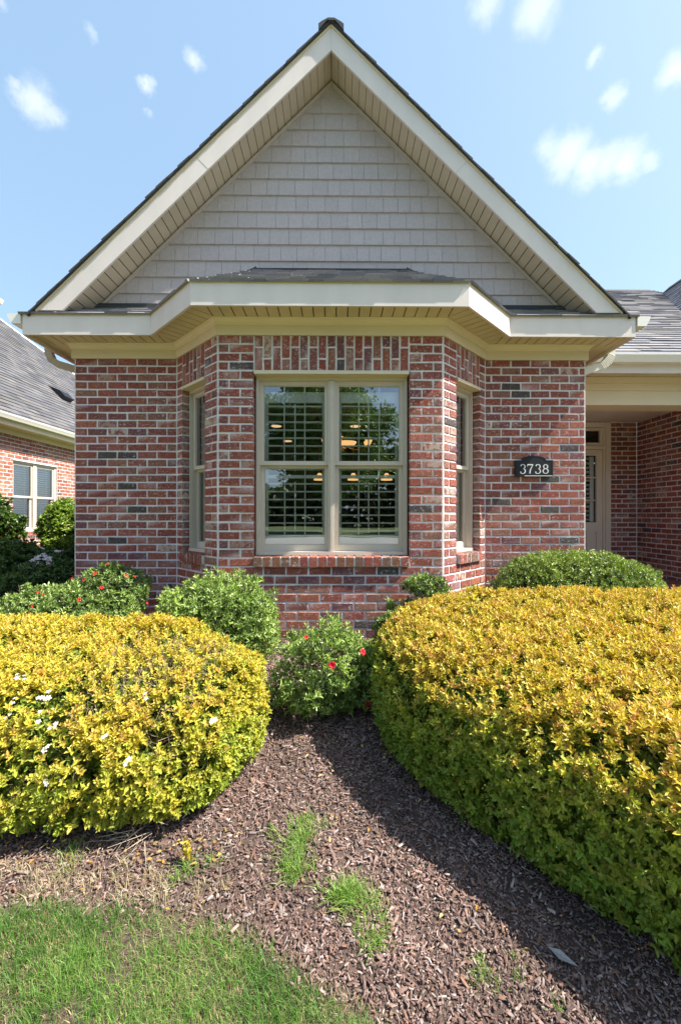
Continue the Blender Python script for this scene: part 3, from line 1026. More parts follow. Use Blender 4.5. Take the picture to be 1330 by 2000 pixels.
# ------------------------------------------------------------------ gutters and downspouts
gprof = [(0, 0), (.085, 0), (.100, .03), (.125, .075), (.125, .095), (.117, .095), (.117, .078), (.094, .035), (.080, .008), (.008, .008), (.008, .095), (0, .095)]
for s in (-1, 1):
    mb = MB()
    x0 = X(s * 2.943); z0 = CZ + FT - .085
    mb.prism([(x0 + s * a, YW - OV - .005, z0 + b) for a, b in gprof], (0, 9.0 - YW + OV, 0))
    mb.prism([(x0 + s * a, YW - OV - .010, z0 + b) for a, b in [(0, 0), (.085, 0), (.100, .03), (.125, .075), (.125, .095), (0, .095)]], (0, .004, 0))
    g = mb.build('gutter', M['gutter'], house)
    # downspout with ribbed elbow back to the wall
    mb = MB()
    w, d = .036, .028
    prof = [(-w, -d), (w, -d), (w, d), (-w, d)]
    yd = YW + .16
    xs = X(s * 3.00); xw = X(s * (WH + .035))
    zt_ = CZ + FT - .086
    path = [(xs, yd, zt_), (xs, yd, zt_ - .10), (xs - s * .03, yd, zt_ - .17), (xs - s * .10, yd, zt_ - .215), (xs - s * .20, yd - .0, zt_ - .245), (xs - s * .28, yd, zt_ - .27), (xw + s * .012, yd, zt_ - .305), (xw, yd, zt_ - .36), (xw, yd, CZ - .6), (xw, yd, CZ - 1.02)]
    ups = [(0, 1, 0)] * len(path)
    rings = []
    mb.sweep(path, [(a, b) for a, b in prof], ups)
    if s > 0:
        for i in range(9):        # corrugations of the elbow
            t = i / 8
            a = Vector(path[1]).lerp(Vector(path[3]), t)
            p0 = Vector(path[1]); p1 = Vector(path[2]); p2 = Vector(path[3])
            c = p0 * (1 - t) ** 2 + p1 * 2 * t * (1 - t) + p2 * t * t
            dd = ((p1 - p0) * (1 - t) + (p2 - p1) * t).normalized()
            mb.sweep([c - dd * .005, c + dd * .005], [(-w - .006, -d - .006), (w + .006, -d - .006), (w + .006, d + .006), (-w - .006, d + .006)], [(0, 1, 0)] * 2)
    mb.build('downspout', M['gutter'] if s > 0 else M['downspout'], house, label='white ribbed downspout' if s > 0 else 'tan downspout')

# ------------------------------------------------------------------ porch on the right and the main roof behind it
PB = 6.95; PX = 4.95 + .068
F_pb = frame((X(WH) + .002, PB), (1, 0)); LPB = PX - X(WH) - .002
DO = (X(WH) + .12, 4.568)          # door unit, x range
o0, o1_ = .10, 4.568 - X(WH)
PT = 1.78
zdoor = 1.535
rc = lay_rects(0, LPB - .004, BOT, PT, PT, [(o0, o1_, -1.0, PT)], phase=.05)
rc += soldier_rects(o0, o1_ + .02, zdoor, zdoor + .24)
wall_part('porch_wall', house, F_pb, [(0, o0, BOT, PT), (o1_, LPB, BOT, PT), (o0, o1_, zdoor, PT)], rc, 'house')
F_ps = frame((PX, PB), (0, -1)); LPS = PB - 5.25
wall_part('porch_wall', house, F_ps, [(.001, LPS - .101, BOT, PT)], lay_rects(.004, LPS, BOT, PT, PT, [], phase=.02), 'house')
F_pf = frame((PX, 5.25), (1, 0))
wall_part('wall', house, F_pf, [(0, 4.4, BOT, PT)], lay_rects(0, 4.4, BOT, PT, PT, []), 'house')
# beam (cream box beam) and soffit, fascia, gutter
yP = 5.31
xa, xb = X(WH) + .004, PX + 4.4
mb = MB(); mb.box((xa, yP, CZ + 1.40), (xb, yP + .32, CZ + 1.70)); mb.build('porch_beam', M['frieze'], house)
mb = MB(); mb.box((xa, yP - .022, CZ + 1.58), (xb, yP - .001, CZ + 1.745)); mb.build('frieze_board', M['frieze'], house)
mb = MB(); mb.box((xa, yP - .045, CZ + 1.66), (xb, yP - .023, CZ + 1.744)); mb.build('crown_moulding', M['frieze'], house)
mb = MB(); mb.box((xa + .30, 4.99, CZ + 1.70), (xb, 5.012, CZ + 1.87)); mb.build('fascia', M['fascia'], house)
mb = MB(); mb.box((xa, 5.013, CZ + 1.760), (xb, yP + .3, CZ + 1.766)); so = mb.build('soffit', M['soffit_gap'], house)
x = xa + .004
while x < xb - .1:
    if x < 6.3:
        m = MB(); m.box((x, 5.014, CZ + 1.747), (x + .088, yP - .046, CZ + 1.759)); m.build('soffit_panel', M['soffit'], so)
    x += .0985
mb = MB(); mb.box((xa, yP + .325, CZ + 1.55), (PX - .002, PB - .002, CZ + 1.57)); mb.build('porch_ceiling', M['fascia'], house)
mb = MB()
mb.prism([(xa + .42, 4.985 - a, CZ + 1.80 + b) for a, b in gprof], (xb - xa - .42, 0, 0)); mb.build('gutter', M['gutter'], house)
# porch floor of brick pavers
mb = MB(); mb.box((xa, 4.9, CZ - 1.35), (PX - .002, PB - .003, CZ - .985)); pf = mb.build('porch_floor', M['mortar'], house)
y = 4.905
while y < PB - .05:
    x = xa + .01 - random.random() * .1 * (int(y * 10) % 2)
    mb = MB()
    while x < PX - .03:
        x1 = min(x + .19, PX - .01); x0 = max(x, xa + .004)
        if x1 - x0 > .03:
            c = brick_colour(); mb.box((x0, y, CZ - .984), (x1, y + .088, CZ - .972 + random.random() * .002), (c[0] * .8, c[1] * .9, c[2], 0))
        x += .2
    mb.build('paver_row', M['brick'], pf)
    y += .098
# main roof over the porch
mR = .70
def roof_field(parent, name, pts3, U, V, course, kind='stuff', wmin=.2, wmax=.42, tone=1.0):
    """shingled plane given by its corner points (counter-clockwise seen from outside)"""
    O = Vector(pts3[0]); U = Vector(U).normalized(); V = Vector(V).normalized()
    P2 = [((Vector(p) - O).dot(U), (Vector(p) - O).dot(V)) for p in pts3]
    ar = sum(P2[i][0] * P2[(i + 1) % len(P2)][1] - P2[(i + 1) % len(P2)][0] * P2[i][1] for i in range(len(P2)))
    if ar < 0: P2 = P2[::-1]
    Nn = U.cross(V)
    mb = MB(); mb.prism([O + U * a + V * b - Nn * .003 for a, b in P2], -Nn * .05)
    deck = mb.build(name, M['shingle_dark'], parent)
    j = join(tabs(P2, O, U, V, course, wmin, wmax, .009, .009, lambda: tuple(q * tone for q in shing_col()[:3]) + (1,), gap=.004))
    j.build('shingle_field', M['shingle'], deck, kind=kind)
    return deck
e = (4.93, CZ + 1.90)
def mz(y): return CZ + 1.90 + mR * (y - 4.93)
yr = 9.6
xv0, zv0 = 4.5 + .05, CZ + 1.9
roof_field(house, 'main_roof', [(X(2.99), 4.93, mz(4.93)), (4.60, 4.93, mz(4.93)), (7.34, 9.37, mz(9.37)), (7.34, yr, mz(yr)), (-2.0, yr, mz(yr)), (X(-.0), 9.38, mz(9.38)), (X(.0), 9.37, mz(9.37))][:4] + [(X(.0), yr, mz(yr)), (X(0), 7.9, mz(7.9))], (1, 0, 0), (0, 1, mR), .135)
mV = 3.1 / 2.74
roof_field(house, 'main_roof', [(4.60, 4.60, CZ + 1.90), (4.60, 4.93, CZ + 1.9), (7.34, 9.37, CZ + 5.0), (7.34, 4.60, CZ + 5.0)], (0, -1, 0), (1, 0, mV), .135)
mb = MB(); mb.prism([(7.34, 4.60, CZ + 5.0), (10.08, 4.60, CZ + 1.9), (10.08, 9.4, CZ + 1.9), (7.34, 9.4, CZ + 5.0)], (0, 0, -.05)); mb.build('main_roof', M['shingle_dark'], house)
mb = MB(); mb.prism([(4.70, 5.24, CZ + 1.86), (9.95, 5.24, CZ + 1.86), (7.34, 5.24, CZ + 4.85)], (0, .08, 0)); mb.build('gable_wall', M['siding_trim'], house)
# ridge caps of the main roof
mb = MB(); mb.prism([(X(0), yr - .10, mz(yr - .1) + .012), (X(0), yr + .02, mz(yr) + .04), (X(0), yr + .14, mz(yr - .1) + .012)], (7.3, 0, 0)); mb.build('ridge_cap', M['shingle_dark'], house)
mb = MB(); mb.prism([(7.24, 4.58, CZ + 4.93), (7.34, 4.58, CZ + 5.03), (7.44, 4.58, CZ + 4.93)], (0, 4.6, 0)); mb.build('ridge_cap', M['shingle_dark'], house)

# sidelight and door of the porch
F = F_pb
u1 = o1_; u0 = u1 - .52
mb = MB()
D0, D1 = -.985, zdoor
fbox(mb, F, u1 - .085, u1, D0, D1, -.09, .022)
fbox(mb, F, u0, u1 - .085, D1 - .075, D1, -.09, .021)
fbox(mb, F, u0 - .06, u0, D0, D1, -.09, .019)
fbox(mb, F, u0, u1 - .085, 1.09, 1.15, -.09, .016)      # rail under the transom
fbox(mb, F, u0, u1 - .085, D0, D0 + .05, -.09, .010)
fbox(mb, F, u1 - .115, u1 - .085, D0 + .05, D1 - .075, -.09, .000)
mb.build('door_frame', M['door'], house)
mb = MB()   # transom sash
a, b = u0 + .03, u1 - .115
fbox(mb, F, a, a + .05, 1.16, 1.455, -.06, -.02); fbox(mb, F, b - .05, b, 1.16, 1.455, -.06, -.02)
fbox(mb, F, a + .05, b - .05, 1.405, 1.455, -.06, -.02); fbox(mb, F, a + .05, b - .05, 1.16, 1.205, -.06, -.02)
tr = mb.build('transom', M['door'], house)
mb = MB(); mb.poly([F(a + .05, 1.205, -.045), F(b - .05, 1.205, -.045), F(b - .05, 1.405, -.045), F(a + .05, 1.405, -.045)]); mb.build('pane', M['dark_glass'], tr)
mb = MB(); fbox(mb, F, a - .3, b + .6, .9, 1.9, -.30, -.28); mb.build('transom_back', M['room_floor'], tr)
mb = MB()   # sidelight leaf
fbox(mb, F, a, a + .095, D0 + .06, 1.085, -.065, -.025); fbox(mb, F, b - .10, b, D0 + .06, 1.085, -.065, -.025)
fbox(mb, F, a + .095, b - .10, .99, 1.085, -.065, -.025); fbox(mb, F, a + .095, b - .10, -.29, -.13, -.065, -.025)
fbox(mb, F, a + .095, b - .10, D0 + .06, D0 + .16, -.065, -.025)
sl = mb.build('sidelight', M['door'], house)
mb = MB(); fbox(mb, F, a + .095, b - .10, D0 + .16, -.29, -.06, -.045); fbox(mb, F, a + .12, b - .125, D0 + .19, -.32, -.045, -.034); mb.build('door_panel', M['door'], sl)
g0, g1 = a + .095, b - .10
for v in (.24, .62):
    mb = MB(); fbox(mb, F, g0, g1, v - .011, v + .011, -.055, -.032); mb.build('muntin', M['door'], sl)
mb = MB(); mb.poly([F(g0, -.13, -.05), F(g1, -.13, -.05), F(g1, .99, -.05), F(g0, .99, -.05)]); mb.build('pane', M['dark_glass'], sl)
mb = MB(); fbox(mb, F, g1 - .075, g1 - .01, -.12, .98, -.10, -.085); fbox(mb, F, g0, g0 + .012, -.12, .98, -.10, -.085); mb.build('shutter_frame', M['shutter'], sl)
me = louver_mesh(g1 - g0 - .085, .012, .050)
v = -.09
while v < .97:
    o = bpy.data.objects.new('louver', me); COL.objects.link(o); o.parent = sl
    o.matrix_local = Matrix.Translation(F(g0 + .010, v, -.095)) @ Matrix.Rotation(R(-32), 4, 'X')
    v += .0735
mb = MB(); fbox(mb, F, g0 - .4, g1 + .6, -.9, .89, -.32, -.30); mb.build('sidelight_back', M['room_floor'], sl)
mb = MB()   # door leaf, mostly behind the house corner
fbox(mb, F, o0 + .05, u0 - .061, D0, D1 - .08, -.085, -.045)
fbox(mb, F, o0, o0 + .05, D0, D1, -.09, .018); fbox(mb, F, o0 + .05, u0 - .061, D1 - .075, D1, -.09, .017)
d0, d1 = o0 + .05, u0 - .061
for (p, q) in ((-.80, -.05), (.12, .58), (.72, 1.30)):
    for (r_, s_) in ((d0 + .12, (d0 + d1) / 2 - .06), ((d0 + d1) / 2 + .06, d1 - .12)):
        fbox(mb, F, r_, s_, p, q, -.045, -.035)
dr = mb.build('front_door', M['door'], house)
mb = MB(); mb.tube([F(d0 + .07, -.05, -.045), F(d0 + .07, -.05, .02)], .012, 10); mb.tube([F(d0 + .07, -.05, .018), F(d0 + .07, -.05, .05)], [.022, .026], 12); mb.build('door_knob', M['brass'], dr)

# ------------------------------------------------------------------ house number plaque
F = F_rw
pc = 2.035 + .0 - (X(BBK)) ; pz = .488
plaque = thing('number_plaque', tuple(F(pc, pz, 0)), 'black arched house number plaque with white digits 3738 on the brick wall', 'plaque')
def arch_ring(hw, h0, h1, rise):
    pts = [(-hw, h0), (hw, h0), (hw, h1)]
    sh = hw * .62
    pts.append((sh, h1))
    for i in range(1, 12):
        a = math.pi * i / 12
        pts.append((sh * math.cos(a), h1 + rise * math.sin(a) ** .8))
    pts += [(-sh, h1), (-hw, h1)]
    return pts
ring = arch_ring(.196, -.095, .072, .048)
mb = MB(); mb.prism([F(pc + a, pz + b, .013) for a, b in ring], F.Nn * .020); mb.build('plate', M['black'], plaque)
r1 = arch_ring(.190, -.089, .067, .046); r2 = arch_ring(.184, -.083, .062, .043)
mb = MB(); n = len(r1)
mb.add([F(pc + a, pz + b, .0345) for a, b in r1] + [F(pc + a, pz + b, .0345) for a, b in r2] + [F(pc + a, pz + b, .0325) for a, b in r1],
       [(i, (i + 1) % n, n + (i + 1) % n, n + i) for i in range(n)] + [(i, 2 * n + i, 2 * n + (i + 1) % n, (i + 1) % n) for i in range(n)])
mb.build('border_line', M['black'], plaque)
mb = MB(); fbox(mb, F, pc - .10, pc + .188, pz - .092, pz - .086, .0345, .0375); mb.build('border_highlight', M['number_white'], plaque)

def ribbon(mb, pts, wd, w=.034):
    """thick and thin pen stroke; pts in plaque plane"""
    n = len(pts); Lp = []; Rp = []
    for i, (x, y) in enumerate(pts):
        a = pts[max(i - 1, 0)]; b = pts[min(i + 1, n - 1)]
        d = Vector((b[0] - a[0], b[1] - a[1])).normalized()
        h = wd[i] / 2
        Lp.append((x - d.y * h, y + d.x * h)); Rp.append((x + d.y * h, y - d.x * h))
    P = [F(pc + a, pz + b, w) for a, b in Lp + Rp] + [F(pc + a, pz + b, w - .003) for a, b in Lp + Rp]
    f = []
    for i in range(n - 1):
        f.append((i, n + i, n + i + 1, i + 1)); f.append((i, i + 1, 2 * n + i + 1, 2 * n + i)); f.append((n + i, 3 * n + i, 3 * n + i + 1, n + i + 1))
    mb.add(P, f)
def arc(cx_, cy, rx, ry, a0, a1, n=12):
    return [(cx_ + rx * math.cos(R(a0 + (a1 - a0) * i / n)), cy + ry * math.sin(R(a0 + (a1 - a0) * i / n))) for i in range(n + 1)]
def penw(pts, lo=.0052, hi=.0105):
    o = []
    for i in range(len(pts)):
        a = pts[max(i - 1, 0)]; b = pts[min(i + 1, len(pts) - 1)]
        d = Vector((b[0] - a[0], b[1] - a[1])).normalized()
        o.append(lo + (hi - lo) * abs(d.y) ** 1.3)
    return o
def blob(mb, x, y, r, w=.0345):
    mb.poly([F(pc + x + r * math.cos(2 * math.pi * i / 10), pz + y + r * math.sin(2 * math.pi * i / 10), w) for i in range(10)])
def digit(ch, x, y, h):
    mb = MB(); q = h / 2
    if ch == '3':
        a = arc(x, y + q * .50, q * .47, q * .46, 150, -80); b = arc(x - .001, y - q * .45, q * .56, q * .52, 82, -150)
        ribbon(mb, a, penw(a)); ribbon(mb, b, penw(b)); blob(mb, a[0][0] + .002, a[0][1] - .002, .0065); blob(mb, b[-1][0] + .002, b[-1][1] + .003, .0065)
    if ch == '7':
        a = [(x - q * .55, y + q * .90), (x + q * .62, y + q * .90)]; ribbon(mb, a, [.011, .011])
        b = [(x + q * .60, y + q * .88), (x + q * .30, y + q * .35), (x + q * .02, y - q * .25), (x - q * .06, y - q * .95)]; ribbon(mb, b, [.006, .008, .010, .012], .0343)
        c = [(x - q * .54, y + q * .95), (x - q * .56, y + q * .52)]; ribbon(mb, c, [.006, .004], .0341)
    if ch == '8':
        a = arc(x, y + q * .50, q * .43, q * .44, 90, 450, 20); b = arc(x, y - q * .44, q * .54, q * .50, 90, 450, 20)
        ribbon(mb, a, penw(a)); ribbon(mb, b, penw(b), .0342)
    mb.build('digit', M['number_white'], plaque)
for ch, xx in zip('3738', (-.118, -.042, .038, .118)):
    digit(ch, xx, -.018, .098)

# ------------------------------------------------------------------ lamps inside the room
def pendant(px, py, y, r, label):
    x = (px - 665) / 817 * y + .0098 * y; z = CZ + (1005 - py) / 817 * y
    t = thing('pendant_lamp', (x, y, z), label, 'lamp', 'pendant lamps lit inside the room')
    mb = MB(); mb.lathe((x, y, z), [(r, -.05), (r * .95, -.035), (r * .6, .0), (r * .35, .035), (r * .25, .05)], 18); mb.build('lamp_shade', M['lamp'], t)
    mb = MB(); mb.tube([(x, y, z + .05), (x, y, CZ + 1.459)], .006, 6); mb.build('stem', M['brass'], t)
pendant(624, 931, 6.0, .085, 'lit bell pendant lamp behind the left lower sash, leftmost of three')
pendant(690, 931, 6.0, .085, 'lit bell pendant lamp behind the right lower sash, middle of three')
pendant(755, 931, 6.0, .085, 'lit bell pendant lamp low behind the right sash, rightmost of three')
def chandelier(px, py, y):
    x = (px - 665) / 817 * y + .0098 * y; z = CZ + (1005 - py) / 817 * y
    t = thing('chandelier', (x, y, z), 'brass ceiling light with glowing bowl and curved arms seen through the upper sash', 'ceiling light')
    mb = MB(); mb.lathe((x, y, z), [(.03, -.05), (.10, -.035), (.135, .0), (.14, .02)], 20); mb.build('bowl', M['lamp'], t)
    mb = MB(); mb.tube([(x, y, z + .02), (x, y, CZ + 1.459)], .010, 6); mb.build('stem', M['brass'], t)
    for a in (200, 250, 340, 20, 100):
        d = Vector((math.cos(R(a)), math.sin(R(a)), 0))
        o = Vector((x, y, z - .05))
        mb = MB(); mb.tube([o, o + d * .12 + Vector((0, 0, -.05)), o + d * .26 + Vector((0, 0, -.03)), o + d * .32 + Vector((0, 0, .02))], .008, 6); arm = mb.build('arm', M['brass'], t)
        mb = MB(); mb.lathe(o + d * .32 + Vector((0, 0, .02)), [(.025, 0), (.045, .04), (.055, .07)], 12); mb.build('lamp_shade', M['lamp'], arm)
chandelier(677, 866, 5.9)
for i, (px, py, y, lb) in enumerate(((540, 838, 6.9, 'round recessed ceiling light above the left upper sash, leftmost'), (694, 838, 6.9, 'round recessed ceiling light seen through the right upper sash'), (562, 867, 8.3, 'small recessed ceiling light farther back behind the left sash'))):
    x = (px - 665) / 817 * y + .0098 * y
    mb = MB(); mb.lathe((x, y, CZ + 1.448), [(.075, 0), (.085, .004), (.085, .011)], 20)
    o = mb.build('recessed_light', M['lamp_soft']); tag(o, lb, 'ceiling light', 'recessed lights in the room ceiling')

# ------------------------------------------------------------------ ground
ground_bm = MB()
xs_ = np.concatenate([[-260, -120, -60, -30, -16, -9, -6], np.arange(-4.5, 4.51, .12), [6, 9, 16, 30, 60, 120, 260]])
ys_ = np.concatenate([[-260, -120, -60, -30], np.arange(-19, 0.6, 2), np.arange(.8, 4.6, .1), [6, 9, 14, 25, 50, 120, 300]])
XX, YY = np.meshgrid(xs_, ys_)
ZZ = gz_np(XX, YY)
nx, ny = len(xs_), len(ys_)
V_ = np.stack([XX.ravel(), YY.ravel(), ZZ.ravel()], 1)
fs = [(j * nx + i, j * nx + i + 1, (j + 1) * nx + i + 1, (j + 1) * nx + i) for j in range(ny - 1) for i in range(nx - 1)]
me = bpy.data.meshes.new('ground'); me.from_pydata(V_.tolist(), [], fs)
# lawn where there is no planting bed: by position
def in_lawn(x, y):
    """lawn edge in front of the planting bed"""
    e = np.interp(x, [-4, -1.3, -.95, -.62, -.45, -.30, -.18, -.05, .06, .14, .22, 1.2, 3], [1.50, 1.53, 1.54, 1.51, 1.47, 1.42, 1.35, 1.28, 1.23, 1.19, 1.05, .80, .70])
    return y < e
me.materials.append(M['soil']); me.materials.append(M['lawn'])
for p in me.polygons:
    c = p.center
    if c.y < .75 or c.y > 4.5: p.material_index = 1
g = place('ground', me, kind='structure')

def big_mesh(name, verts, quads, cols, mat, parent=None, **tags):
    """numpy mesh: verts (N,3), faces (F,k), per-vertex colours (N,3)"""
    me = bpy.data.meshes.new(name)
    nf, k = quads.shape
    me.vertices.add(len(verts)); me.vertices.foreach_set('co', verts.astype(np.float32).ravel())
    me.loops.add(nf * k); me.loops.foreach_set('vertex_index', quads.astype(np.int32).ravel())
    me.polygons.add(nf); me.polygons.foreach_set('loop_start', np.arange(0, nf * k, k, dtype=np.int32))
    me.update(calc_edges=True)
    ca = me.color_attributes.new('col', 'FLOAT_COLOR', 'POINT')
    c4 = np.ones((len(verts), 4), np.float32); c4[:, :3] = cols
    ca.data.foreach_set('color', c4.ravel())
    me.materials.append(mat)
    return place(name, me, parent, **tags)

def unit(a): return a / np.maximum(np.linalg.norm(a, axis=-1, keepdims=True), 1e-9)

def vnoise(p, scale, seed=0):
    """value noise in 0..1"""
    q = p * scale + 1000.0
    i = np.floor(q).astype(np.int64); f = q - i; f = f * f * (3 - 2 * f)
    def h(ix, iy, iz):
        n = (ix * 374761393 + iy * 668265263 + iz * 2147483647 + seed * 1274126177) & 0xffffffff
        n = ((n ^ (n >> 13)) * 1274126177) & 0xffffffff
        return ((n ^ (n >> 16)) & 0xffff) / 65535.0
    r = 0
    for dx in (0, 1):
        for dy in (0, 1):
            for dz in (0, 1):
                w = (f[:, 0] if dx else 1 - f[:, 0]) * (f[:, 1] if dy else 1 - f[:, 1]) * (f[:, 2] if dz else 1 - f[:, 2])
                r = r + w * h(i[:, 0] + dx, i[:, 1] + dy, i[:, 2] + dz)
    return r

LEAF = np.array([(0, 0, 0), (.32, .5, .10), (.72, .36, .08), (1, 0, -.10), (.72, -.36, .08), (.32, -.5, .10)], dtype=np.float64)
LEAFQ = np.array([(0, 3, 2, 1), (0, 5, 4, 3)])
def leaves(pos, direc, nrm, length, width):
    """(N,3) bases, directions and approximate normals -> verts, quads"""
    u = unit(direc); v = unit(np.cross(nrm, u)); w = np.cross(u, v)
    L = length[:, None, None]; W = width[:, None, None]
    T = LEAF[None]
    P = pos[:, None, :] + u[:, None, :] * T[:, :, 0:1] * L + v[:, None, :] * T[:, :, 1:2] * W + w[:, None, :] * T[:, :, 2:3] * L
    n = len(pos)
    Q = (LEAFQ[None] + (np.arange(n) * 6)[:, None, None]).reshape(-1, 4)
    return P.reshape(-1, 3), Q

def sprigs(name, pos, axis, nleaf, llen, lwid, spread, colf, mat, parent, rng, stem=.03, kind='stuff'):
    """whorls of leaves round shoot tips: pos, axis (N,3)"""
    N = len(pos); axis = unit(axis)
    r = rng.normal(size=(N, 3)); s1 = unit(np.cross(axis, r)); s2 = np.cross(axis, s1)
    P = []; D = []; Nm = []; Lg = []; Wd = []; Cc = []
    idx = np.arange(N)
    size = rng.uniform(.75, 1.25, N)
    for k in range(nleaf):
        t = k / max(1, nleaf - 1)
        a = k * 2.4 + rng.uniform(-.4, .4, N)
        rad = s1 * np.cos(a)[:, None] + s2 * np.sin(a)[:, None]
        sp = spread[1] * (1 - t) + spread[0] * t + rng.uniform(-.2, .2, N)      # lower leaves spread wider
        d = axis * np.cos(sp)[:, None] + rad * np.sin(sp)[:, None]
        P.append(pos - axis * (stem * (1 - t))[..., None] if np.ndim(stem) else pos - axis * stem * (1 - t))
        D.append(d); Nm.append(unit(axis + rng.normal(size=(N, 3)) * .25 - rad * .1))
        Lg.append(llen * size * rng.uniform(.75, 1.15, N) * (1.0 if t < .7 else .72))
        Wd.append(lwid * size * rng.uniform(.8, 1.15, N) * (1.0 if t < .7 else .72))
        Cc.append(colf(idx, t, rng))
    P = np.concatenate(P); D = np.concatenate(D); Nm = np.concatenate(Nm)
    V, Q = leaves(P, D, Nm, np.concatenate(Lg), np.concatenate(Wd))
    C = np.repeat(np.concatenate(Cc), 6, axis=0)
    return big_mesh(name, V, Q, C, mat, parent, kind=kind)

def smooth_poly(pts, it=3):
    p = [tuple(q) for q in pts]
    for _ in range(it):
        o = []
        for i in range(len(p)):
            a, b = p[i], p[(i + 1) % len(p)]
            o.append((a[0] * .75 + b[0] * .25, a[1] * .75 + b[1] * .25)); o.append((a[0] * .25 + b[0] * .75, a[1] * .25 + b[1] * .75))
        p = o
    return np.array(p)

def inside_dist(xy, poly):
    a = poly; b = np.roll(poly, -1, axis=0)
    best = np.full(len(xy), 1e9); inside = np.zeros(len(xy), bool)
    for (ax, ay), (bx, by) in zip(a, b):
        dx, dy = bx - ax, by - ay
        t = np.clip(((xy[:, 0] - ax) * dx + (xy[:, 1] - ay) * dy) / (dx * dx + dy * dy), 0, 1)
        d = np.hypot(xy[:, 0] - ax - t * dx, xy[:, 1] - ay - t * dy)
        best = np.minimum(best, d)
        c = ((ay > xy[:, 1]) != (by > xy[:, 1])) & (xy[:, 0] < (bx - ax) * (xy[:, 1] - ay) / (by - ay + 1e-12) + ax)
        inside ^= c
    return np.where(inside, best, -best)

def shape_hedge(poly, H, Rr, p=2.8, zc=.38, under=.30, seed=0, lump=.05):
    """implicit body: 1 on the clipped surface"""
    def f(q):
        d = inside_dist(q[:, :2], poly)
        a = 1 - np.minimum(d / Rr, 1)
        z = q[:, 2] - gz_np(q[:, 0], q[:, 1])
        b = np.where(z > zc * H, (z - zc * H) / (H * (1 - zc)), (zc * H - z) / (H * zc + under * 0 + .02))
        v = (np.maximum(a, 0) ** p + np.abs(b) ** p) ** (1 / p)
        return v + (vnoise(q, 3.0, seed) - .5) * lump * 2 + (vnoise(q, 9.0, seed + 5) - .5) * lump
    return f
def shape_blob(c, r, p=2.2, seed=0, lump=.15):
    c = np.array(c); r = np.array(r)
    def f(q):
        w = np.abs((q - c) / r)
        v = (w ** p).sum(1) ** (1 / p)
        return v + (vnoise(q, 5.0, seed) - .5) * lump * 2 + (vnoise(q, 13.0, seed + 5) - .5) * lump * 1.2
    return f
def sample_shell(f, lo, hi, n, f0, f1, rng):
    """n random points with f0 < f < f1 and their outward normals"""
    out = []; got = 0; guard = 0
    while got < n and guard < 60:
        q = rng.uniform(lo, hi, size=(200000, 3))
        v = f(q); k = (v > f0) & (v < f1)
        out.append(q[k]); got += int(k.sum()); guard += 1
    q = np.concatenate(out)[:n]
    e = .03; g = np.zeros_like(q)
    for i in range(3):
        d = np.zeros(3); d[i] = e
        g[:, i] = f(q + d) - f(q - d)
    return q, unit(g)

def twigs(name, pts0, pts1, r, mat, parent, kind='stuff'):
    """thin three-sided sticks from pts0 to pts1"""
    d = unit(pts1 - pts0); a = unit(np.cross(d, np.array([.3, .5, .8]))); b = np.cross(d, a)
    V = []
    for P, rr in ((pts0, r), (pts1, r * .5)):
        for k in range(3):
            t = 2.094 * k
            V.append(P + (a * math.cos(t) + b * math.sin(t)) * rr[:, None])
    V = np.stack(V, 1).reshape(-1, 3); n = len(pts0)
    Q = np.array([(0, 1, 4, 3), (1, 2, 5, 4), (2, 0, 3, 5)])
    Q = (Q[None] + (np.arange(n) * 6)[:, None, None]).reshape(-1, 4)
    return big_mesh(name, V, Q, np.full((len(V), 3), .2), mat, parent, kind=kind)

# ------------------------------------------------------------------ the two golden hedges
def flower_mesh(name, r, petals, col, col2, cup=.3):
    mb = MB()
    mb.v = []; 
    for k_ in range(petals):
        a = 2 * math.pi * k_ / petals
        ca, sa = math.cos(a), math.sin(a)
        def pt(u, v, w): return (u * ca - v * sa, u * sa + v * ca, w)
        mb.add([pt(0, 0, 0), pt(r * .55, r * .34, r * cup), pt(r, r * .12, r * cup * .9), pt(r, -r * .12, r * cup * .9), pt(r * .55, -r * .34, r * cup)], [(0, 4, 3, 2, 1)], col if k_ % 2 else col2)
    return mb.mesh(name, M['flower'])
white_flower = flower_mesh('flower', .017, 5, (.85, .80, .78), (.78, .70, .70), .5)
red_flower = [flower_mesh('flower', .030, 6, (.72, .02, .03), (.62, .015, .05), .45), flower_mesh('flower', .024, 5, (.80, .06, .04), (.66, .02, .02), .7)]
def put_flower(parent, me, p, n, s=1.0):
    o = bpy.data.objects.new('flower', me); COL.objects.link(o); o.parent = parent
    w = parent.get('_w')
    if w is not None: o.matrix_parent_inverse = Matrix.Translation(-Vector(w))
    q = Vector(n).normalized().to_track_quat('Z', 'Y')
    o.matrix_basis = Matrix.Translation(p) @ q.to_matrix().to_4x4() @ Matrix.Rotation(random.random() * 6, 4, 'Z') @ Matrix.Scale(s, 4)

